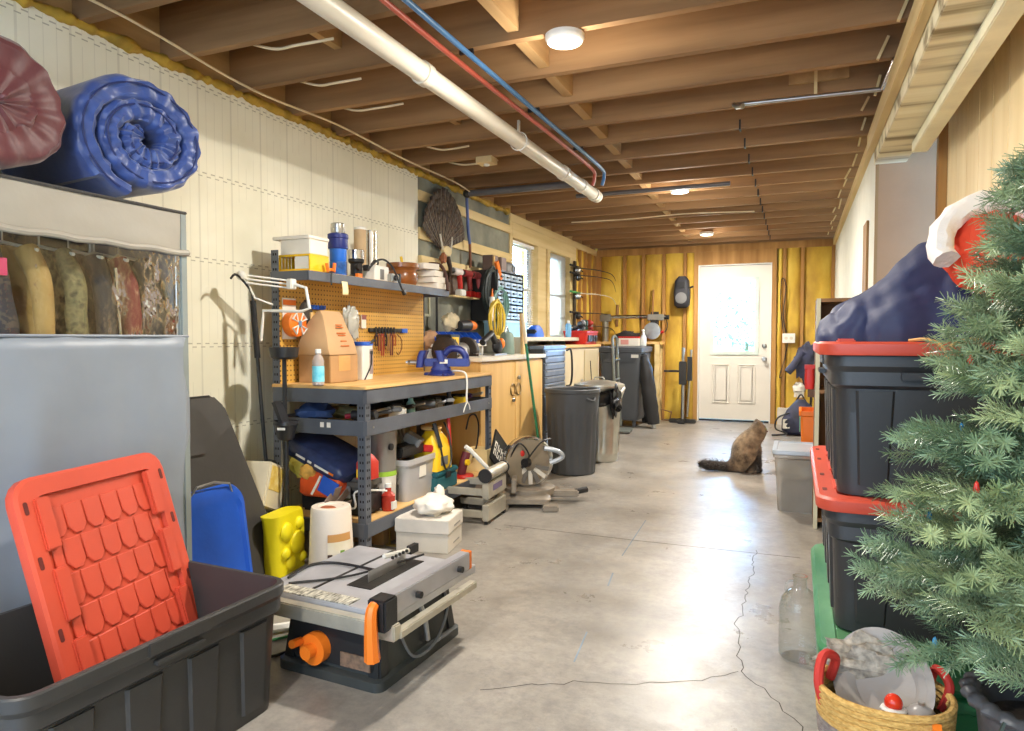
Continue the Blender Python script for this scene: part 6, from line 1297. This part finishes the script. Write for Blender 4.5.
# basket with contents
def braid_mat(nm, c, c2): return mat(nm, c, .85, c2=c2, sc_=90, bump=.5, bsc=120, st=(1, 1, 2.5), detail=1)
TANB = braid_mat('tan_rope', (176, 136, 70), (206, 166, 96)); GRYB = braid_mat('grey_rope', (116, 104, 98), (140, 128, 120)); BWB = braid_mat('black_white_rope', (50, 44, 40), (214, 202, 180)); LTB = braid_mat('pale_rope', (200, 178, 130), (220, 200, 156))
bx, by = .178, 1.605
t = thing('rope_basket', 'coiled rope basket with tan grey and black white bands in front of the green tote', 'basket', (bx, by, 0))
nb = 26
for i in range(nb):
    z = .007 + i * .0138; r_ = .098 + .028 * (i / nb) ** .8
    m = TANB if i > 20 else GRYB if i > 17 else BWB if i > 10 else LTB if i > 7 else TANB
    MB().tube([(r_ * math.cos(R(9 * q)), r_ * .92 * math.sin(R(9 * q)), z + .002 * math.sin(R(27 * q))) for q in range(40)], .0082, 7, True).build('coil', m, t)
MB().lathe([(.001, .002), (.098, .002), (.098, .008), (.001, .009)], n=30, cap=(0, 0)).build('bottom', TANB, t)
MB().tube(catmull([(-.11, -.03, .30), (-.125, -.03, .36), (-.115, .0, .405), (-.09, .03, .39), (-.10, .04, .34)], 6), .010, 8).build('red_handle', mat('red_ribbon', (176, 44, 34), .7), t)
MB().tube(catmull([(.11, .02, .32), (.125, .03, .37), (.105, .06, .39), (.095, .075, .34)], 6), .009, 8).build('red_handle', mat('red_ribbon', (176, 44, 34), .7), t)
t = thing('grey_dish', 'grey ribbed oval dish standing tilted in the rope basket', 'dish', (bx + .01, by + .035, .345), 0, rot=(R(38), R(-30), R(0)))
MB().lathe([(.001, -.004), (.07, -.004), (.075, .0), (.085, .016), (.118, .026), (.120, .032), (.085, .024), (.07, .008), (.001, .006)], n=44, cap=(0, 0), sq=(1.0, .82)).build('body', mat('dish_grey', (140, 134, 128), .45, 0, .1), t)
MB().lathe([(.098, .024), (.101, .028), (.104, .024)], n=44, cap=(0, 0), sq=(1, .82)).build('rib', mat('dish_grey', (140, 134, 128), .45, 0, .1), t)
t = thing('grey_cloth', 'crumpled speckled grey cloth draped over the back of the rope basket', 'cloth', (bx - .02, by + .085, .352)); MB().ball((0, 0, .01), (.10, .035, .06), 26, .6, 3, 6).build('cloth', mat('speckled_cloth', (120, 112, 100), .8, c2=(168, 158, 142), sc_=70, bump=.5, bsc=40, detail=2), t, ang=50)
t = thing('ornament_shaker', 'small white ornament with a shiny red cap in the rope basket', 'ornament', (bx + .012, by - .07, .30), 0, rot=(R(-8), 0, 0)); MB().lathe([(.015, 0), (.022, .005), (.024, .03), (.018, .042)], n=20).build('body', WHITEP, t); MB().ball((0, 0, .058), (.017, .017, .018), 16).build('cap', mat('shiny_red', (196, 50, 28), .15, 0, .05), t); MB().tube([(.019 * math.cos(R(30 * k)), .019 * math.sin(R(30 * k)), .045) for k in range(12)], .006, 6, True).build('fur_band', WHITEP, t)
t = thing('grey_ball', 'smooth grey ball ornament at the right of the basket', 'ornament', (bx + .062, by - .055, .31)); MB().ball((0, 0, .02), .030, 20).build('ball', mat('ball_grey', (142, 136, 130), .3), t); MB().cyl((0, 0, .048), (0, 0, .056), .006).build('cap', STEEL, t)
t = thing('red_dish', 'small red dish leaning on the front rim of the basket', 'dish', (bx + .052, by - .098, .322), rot=(R(35), 0, 0)); MB().lathe([(.001, 0), (.02, 0), (.030, .008), (.028, .011), (.018, .004), (.001, .003)], n=24, cap=(0, 0)).build('body', mat('shiny_red', (196, 50, 28), .15), t); MB().ob((.03, .01, .012), (.016, .014, .012)).build('orange_bead', ORANGEP, t)
# tree in a pot
POTC = (.435, 1.50)
t = thing('wood_stool', 'low brown wooden stool under the tree pot', 'stool', (POTC[0], POTC[1], 0)); WST = wood('stool_brown', (104, 64, 42), (130, 84, 56), 0); MB().box(-.15, .15, -.15, .15, .16, .185).build('seat', WST, t, bev=.005)
for x in (-.12, .12):
    for y in (-.12, .12): B(x - .018, x + .018, y - .018, y + .018, 0, .16).build('leg', WST, t)
t = thing('plant_pot', 'dark grey plastic pot with a scalloped rim holding the tree', 'pot', (POTC[0], POTC[1], .186))
PT = mat('pot_charcoal', (72, 72, 74), .4, 0, .12, 6)
MB().lathe([(.085, 0), (.09, .008), (.112, .20), (.118, .215), (.118, .235), (.108, .236), (.10, .20), (.078, .02), (.001, .02)], n=48).build('body', PT, t)
rg = []
for q in range(96):
    a = 2 * PI * q / 96; rr0 = .012 + .0025 * math.cos(24 * a)
    rg.append(ell((.122 * math.cos(a), .122 * math.sin(a), .238), Vector((math.cos(a), math.sin(a), 0)), Vector((0, 0, 1)), rr0 * 1.3, rr0, 10))
MB().loft(rg, closed=True).build('scalloped_rim', PT, t)
MB().lathe([(.001, .20), (.10, .195)], n=30, cap=(0, 0)).build('soil', mat('dark_soil', (48, 40, 34), .95, bump=.6), t)
tree = thing('christmas_tree', 'artificial green christmas tree standing in the grey pot', 'tree', (POTC[0], POTC[1], .39))
MB().cyl((0, 0, 0), (0, 0, 1.02), .018, .006, 12).build('trunk', mat('tree_trunk', (70, 54, 40), .9), tree)
NDL = [mat('needles_green', (88, 108, 76), .32, 0, .3, 14, c2=(146, 162, 118), bump=0), mat('needles_teal', (82, 108, 80), .32, 0, .3, 14, c2=(138, 160, 122), bump=0), mat('needles_light', (108, 130, 84), .32, 0, .3, 14, c2=(182, 194, 144), bump=0)]
rt_ = random.Random(11)
LIGHTS = [mat('bulb_red', (206, 50, 40), .2), mat('bulb_orange', (226, 150, 40), .2), mat('bulb_blue', (60, 130, 170), .2)]
nlay = 18
for li in range(nlay):
    f_ = li / (nlay - 1); z0 = .15 + .87 * f_ ; Rr = .245 * (1 - f_) ** .8 + .035; nbn = 9 if f_ < .55 else (7 if f_ < .8 else 5)
    for bi in range(nbn):
        a = 2 * PI * bi / nbn + li * 1.9 + rt_.uniform(-.2, .2); L = Rr * rt_.uniform(.82, 1.1); up = rt_.uniform(.05, .45) + .5 * f_
        d = Vector((math.cos(a), math.sin(a), 0)); V, Fc = [], []
        segs = []
        p0 = Vector((0, 0, z0 + rt_.uniform(-.03, .03))) + d * .015
        main = [p0 + d * (L * u) + Vector((0, 0, L * (up * u - .15 * u * u + (.0)))) for u in [k / 8 for k in range(9)]]
        segs.append((main[0].lerp(main[2], .2), main[4])); segs.append((main[4], main[8]))
        side = Vector((-d.y, d.x, 0))
        for k in range(2, 8):
            for s_ in (-1, 1):
                if rt_.random() < .88:
                    tl = L * (.46 - .035 * k) * rt_.uniform(.8, 1.2) + .03
                    dd = (d * .75 + side * s_ * .8 + Vector((0, 0, rt_.uniform(-.15, .5)))).normalized()
                    segs.append((main[k], main[k] + dd * tl))
        tb = MB()
        for a_, b_ in segs:
            ax = (b_ - a_); ln = ax.length; ax.normalize(); u_, v_ = frame(ax); n_ = int(ln / .00125)
            for q in range(n_):
                w = q / n_; an = q * 2.4 + rt_.uniform(-.3, .3); rad = (u_ * math.cos(an) + v_ * math.sin(an))
                base = a_ + ax * (ln * w); nl = .024 * rt_.uniform(.75, 1.1) * (1 if w < .9 else .8)
                dr_ = (rad * .8 + ax * (.55 + .5 * (w > .9))).normalized(); tip = base + dr_ * nl; sd = dr_.cross(ax); sd = sd.normalized() * .00095
                i0 = len(V); V += [base - sd, base + sd, tip + sd * .6, tip - sd * .6]; Fc.append((i0, i0 + 1, i0 + 2, i0 + 3))
        me = bpy.data.meshes.new('branch'); me.from_pydata(V, [], Fc); me.materials.append(NDL[0 if rt_.random() < .5 else rt_.choice((1, 1, 2))])
        o = bpy.data.objects.new('branch', me); col.objects.link(o); o.parent = tree
        MB().tube([main[0] - d * .015] + main[1:], lambda q: .003 - .0018 * q, 5).build('branch_wire', mat('wire_green', (60, 74, 52), .6), o)
        if bi % 4 == 1:
            MB().lathe([(.004, 0), (.005, .006), (.0035, .016), (.0005, .020)], main[6] + Vector((0, 0, .012)), 8).build('light_bulb', LIGHTS[(li + bi) % 3], o)
MB().tube(catmull([(-.10, -.13, .05), (-.13, -.15, -.02), (-.16, -.17, -.10), (-.18, -.20, -.18)], 5), .003, 5).build('light_cord', mat('dark_green_cord', (40, 54, 48), .5), tree)
# clear tote, orange bin, bookcase, far bags
t = thing('clear_tote', 'grey clear plastic tote with a pale lid on the floor by the cat', 'tote', (.02, 4.80, 0))
MB().loft([rr(.24, .36, 0, .03), rr(.28, .42, .34, .03), rr(.30, .44, .345, .035), rr(.30, .44, .365, .035)]).build('body', mat('smoky_clear', (176, 170, 158), .25, 0, .1, 5, bump=.05, alpha=.55), t)
MB().loft([rr(.31, .45, .366, .035), rr(.315, .455, .37, .035), rr(.31, .45, .392, .035), rr(.26, .40, .393, .03), rr(.25, .39, .386, .03)]).build('lid', mat('pale_blue_grey_lid', (170, 180, 190), .3), t)
MB().tube([(.10, -.22, .36), (.13, -.16, .41)], .010, 8).build('latch', WHITEP, t)
tag(MB().ob((0, 0, .08), (.20, .30, .16)).build('packed_block', mat('packed_dark', (92, 88, 82), .7), bev=.006), 'dark block packed in the bottom of the grey clear tote by the cat', 'box', loc=(.02, 4.80, .012))
tag(MB().ball((0, 0, .06), (.10, .15, .07), 16, .6, 3, 4).build('packed_cloth', mat('packed_tan', (176, 164, 140), .8, 0, .4, 9)), 'pale cloth heap packed in the upper part of the grey clear tote', 'cloth', loc=(.02, 4.80, .18))
t = thing('orange_bin', 'tall orange plastic bin standing behind the stacked totes', 'bin', (.18, 5.40, 0)); MB().loft([rr(.26, .30, 0, .02), rr(.30, .34, .54, .02), rr(.32, .36, .55, .02), rr(.32, .36, .58, .02), rr(.29, .33, .58, .02), rr(.25, .29, .02, .02)]).build('body', ORANGEP, t); B(-.155, -.150, -.06, .04, .42, .52).build('sticker', mat('mint_sticker', (110, 190, 150), .5), t)
BRN = wood('bookcase_brown', (104, 74, 44), (134, 98, 60), 2, .6)
t = thing('brown_bookcase', 'brown bookcase with pale edges behind the tote stack', 'bookcase', (.245, 4.42, 0)); B(-.145, -.125, -.15, .16, 0, 1.32).build('side_panel', BRN, t); B(.125, .145, -.15, .16, 0, 1.32).build('side_panel', BRN, t); B(-.125, .125, .14, .16, 0, 1.32).build('back_panel', BRN, t)
for z in (.04, .40, .78, 1.30): B(-.125, .125, -.15, .14, z, z + .02).build('shelf', BRN, t)
for x in (-.146, .124): B(x, x + .022, -.155, -.150, 0, 1.32).build('pale_edge', mat('pale_edge_band', (190, 186, 160), .5), t)
t = thing('red_pouch', 'red pouch hanging on the side of the brown bookcase', 'pouch', (.07, 4.34, .80)); MB().loft([rr(.05, .10, 0, .015), rr(.055, .11, .06, .015), rr(.05, .10, .13, .015)]).build('body', REDPL, t, bev=.003); B(-.0275, .0275, -.056, .056, .118, .14).build('flap', REDPL, t)
t = thing('backpack', 'navy and black backpack sitting on the floor right of the door', 'backpack', (.05, 8.42, 0)); BKP = mat('backpack_navy', (58, 62, 92), .65, bump=.2, bsc=20, c2=(44, 44, 56), sc_=9)
MB().loft([[Vector((p.x, p.y, z)) + mnoise.noise_vector(Vector((p.x * 9, p.y * 9, z * 9))) * .018 for p in rr(w, d, z, .08)] for z, w, d in ((.01, .34, .26), (.06, .40, .32), (.18, .38, .30), (.28, .30, .24), (.36, .18, .16), (.40, .08, .08))]).build('body', BKP, t, ang=60)
MB().ball((-.12, -.10, .14), (.08, .07, .09), 14, .3, 3, 2).build('pocket', BKP, t); MB().tube(catmull([(-.12, -.16, .26), (-.24, -.18, .20), (-.26, -.18, .08), (-.14, -.2, .03), (-.30, -.22, .01)], 6), .010, 6).build('strap', BLACKP, t); MB().tube(catmull([(-.05, 0, .38), (0, -.02, .46), (.05, 0, .38)], 5), .010, 6).build('top_loop', BLACKP, t); B(-.19, -.11, -.16, -.15, .08, .19).xf(Matrix.Rotation(0, 4, 'Z')).build('white_panel', WHITEPAPER, t, bev=.01)
t = thing('coat_stand', 'thin dark metal stand behind the navy backpack', 'stand', (.16, 8.78, 0)); MB().tube([(0, 0, 0), (0, 0, 1.02)], .014, 8).build('post', DARKMETAL, t); MB().tube([(-.12, 0, .0), (.12, 0, .0)], .012, 8).tube([(0, -.12, 0), (0, .12, 0)], .012, 8).build('foot', DARKMETAL, t); MB().tube([(-.10, -.05, .98), (0, 0, 1.0), (.10, -.05, .98)], .010, 6).build('hook', DARKMETAL, t)
t = thing('navy_jacket', 'navy jacket hanging from the metal stand above the backpack', 'jacket', (.10, 8.70, .60)); MB().ball((0, 0, .20), (.12, .07, .22), 20, .6, 3, 3).build('body', BKP, t, ang=60); MB().tube(catmull([(-.04, -.03, .34), (-.12, -.05, .2), (-.2, -.07, .10)], 5), .045, 10).build('sleeve', BKP, t)
t = thing('white_gloves', 'white work glove bundle hanging below the navy jacket', 'glove', (.03, 8.66, .44)); MB().ball((0, 0, .07), (.07, .05, .07), 14, .5, 4, 5).build('palm', WHITEPAPER, t)
for k in range(4): MB().tube([(-.04 + .026 * k, -.02, .05), (-.045 + .03 * k, -.03, -.03)], .013, 7).build('finger', WHITEPAPER, t)
t = thing('brown_satchel', 'brown satchel hanging right of the white gloves', 'satchel', (.20, 8.62, .42)); MB().loft([rr(.16, .10, z, .03) for z in (0, .03, .22)] + [rr(.13, .07, .26, .02)]).build('body', mat('brown_leather2', (92, 66, 52), .6), t); B(-.082, .082, -.055, -.05, .10, .25).build('flap', mat('brown_leather3', (110, 80, 62), .6), t, bev=.003)
t = thing('white_baseboard_block', 'short white board lying at the wall foot right of the door', 'board', (-.12, 9.27, 0)); B(-.10, .12, -.03, .06, 0, .22).build('board', mat('white_board', (206, 200, 190), .7), t, bev=.004)
# shrubs outside the door
rs = random.Random(21)
LEAF = [mat('leaf_pale', (168, 200, 182), .6, 0, .3, 9), mat('leaf_teal', (150, 190, 180), .6, 0, .3, 9)]
for i, (x, y, z, r_) in enumerate(((-.9, 14.0, 1.2, 1.5), (-4.2, 16.5, 1.4, 1.6), (-.6, 18.6, 2.6, 2.0))):
    V, Fc = [], []
    for k in range(1600):
        d = Vector((rs.gauss(0, 1), rs.gauss(0, 1), rs.gauss(0, 1))).normalized() * r_ * rs.random() ** .4; c = Vector((0, 0, z)) + d; u = Vector((rs.gauss(0, 1), rs.gauss(0, 1), rs.gauss(0, 1))).normalized(); v = u.cross(Vector((rs.gauss(0, 1), rs.gauss(0, 1), 1))).normalized(); s_ = rs.uniform(.03, .07); c.z = max(c.z, .05)
        i0 = len(V); V += [c - u * s_, c + v * s_ * .5, c + u * s_, c - v * s_ * .5]; Fc.append((i0, i0 + 1, i0 + 2, i0 + 3))
    t = thing('shrub', ('pale green shrub straight outside the door glass', 'leafy shrub outside to the left of the door', 'tall pale tree crown outside beyond the nearer shrubs')[i], 'shrub', (x, y, -.15))
    me = bpy.data.meshes.new('foliage'); me.from_pydata(V, [], Fc); me.materials.append(LEAF[i % 2]); o = bpy.data.objects.new('foliage', me); col.objects.link(o); o.parent = t
    MB().cyl((0, 0, 0), (0, 0, z), .06, .03).build('stem', mat('bark', (120, 104, 84), .9), t)
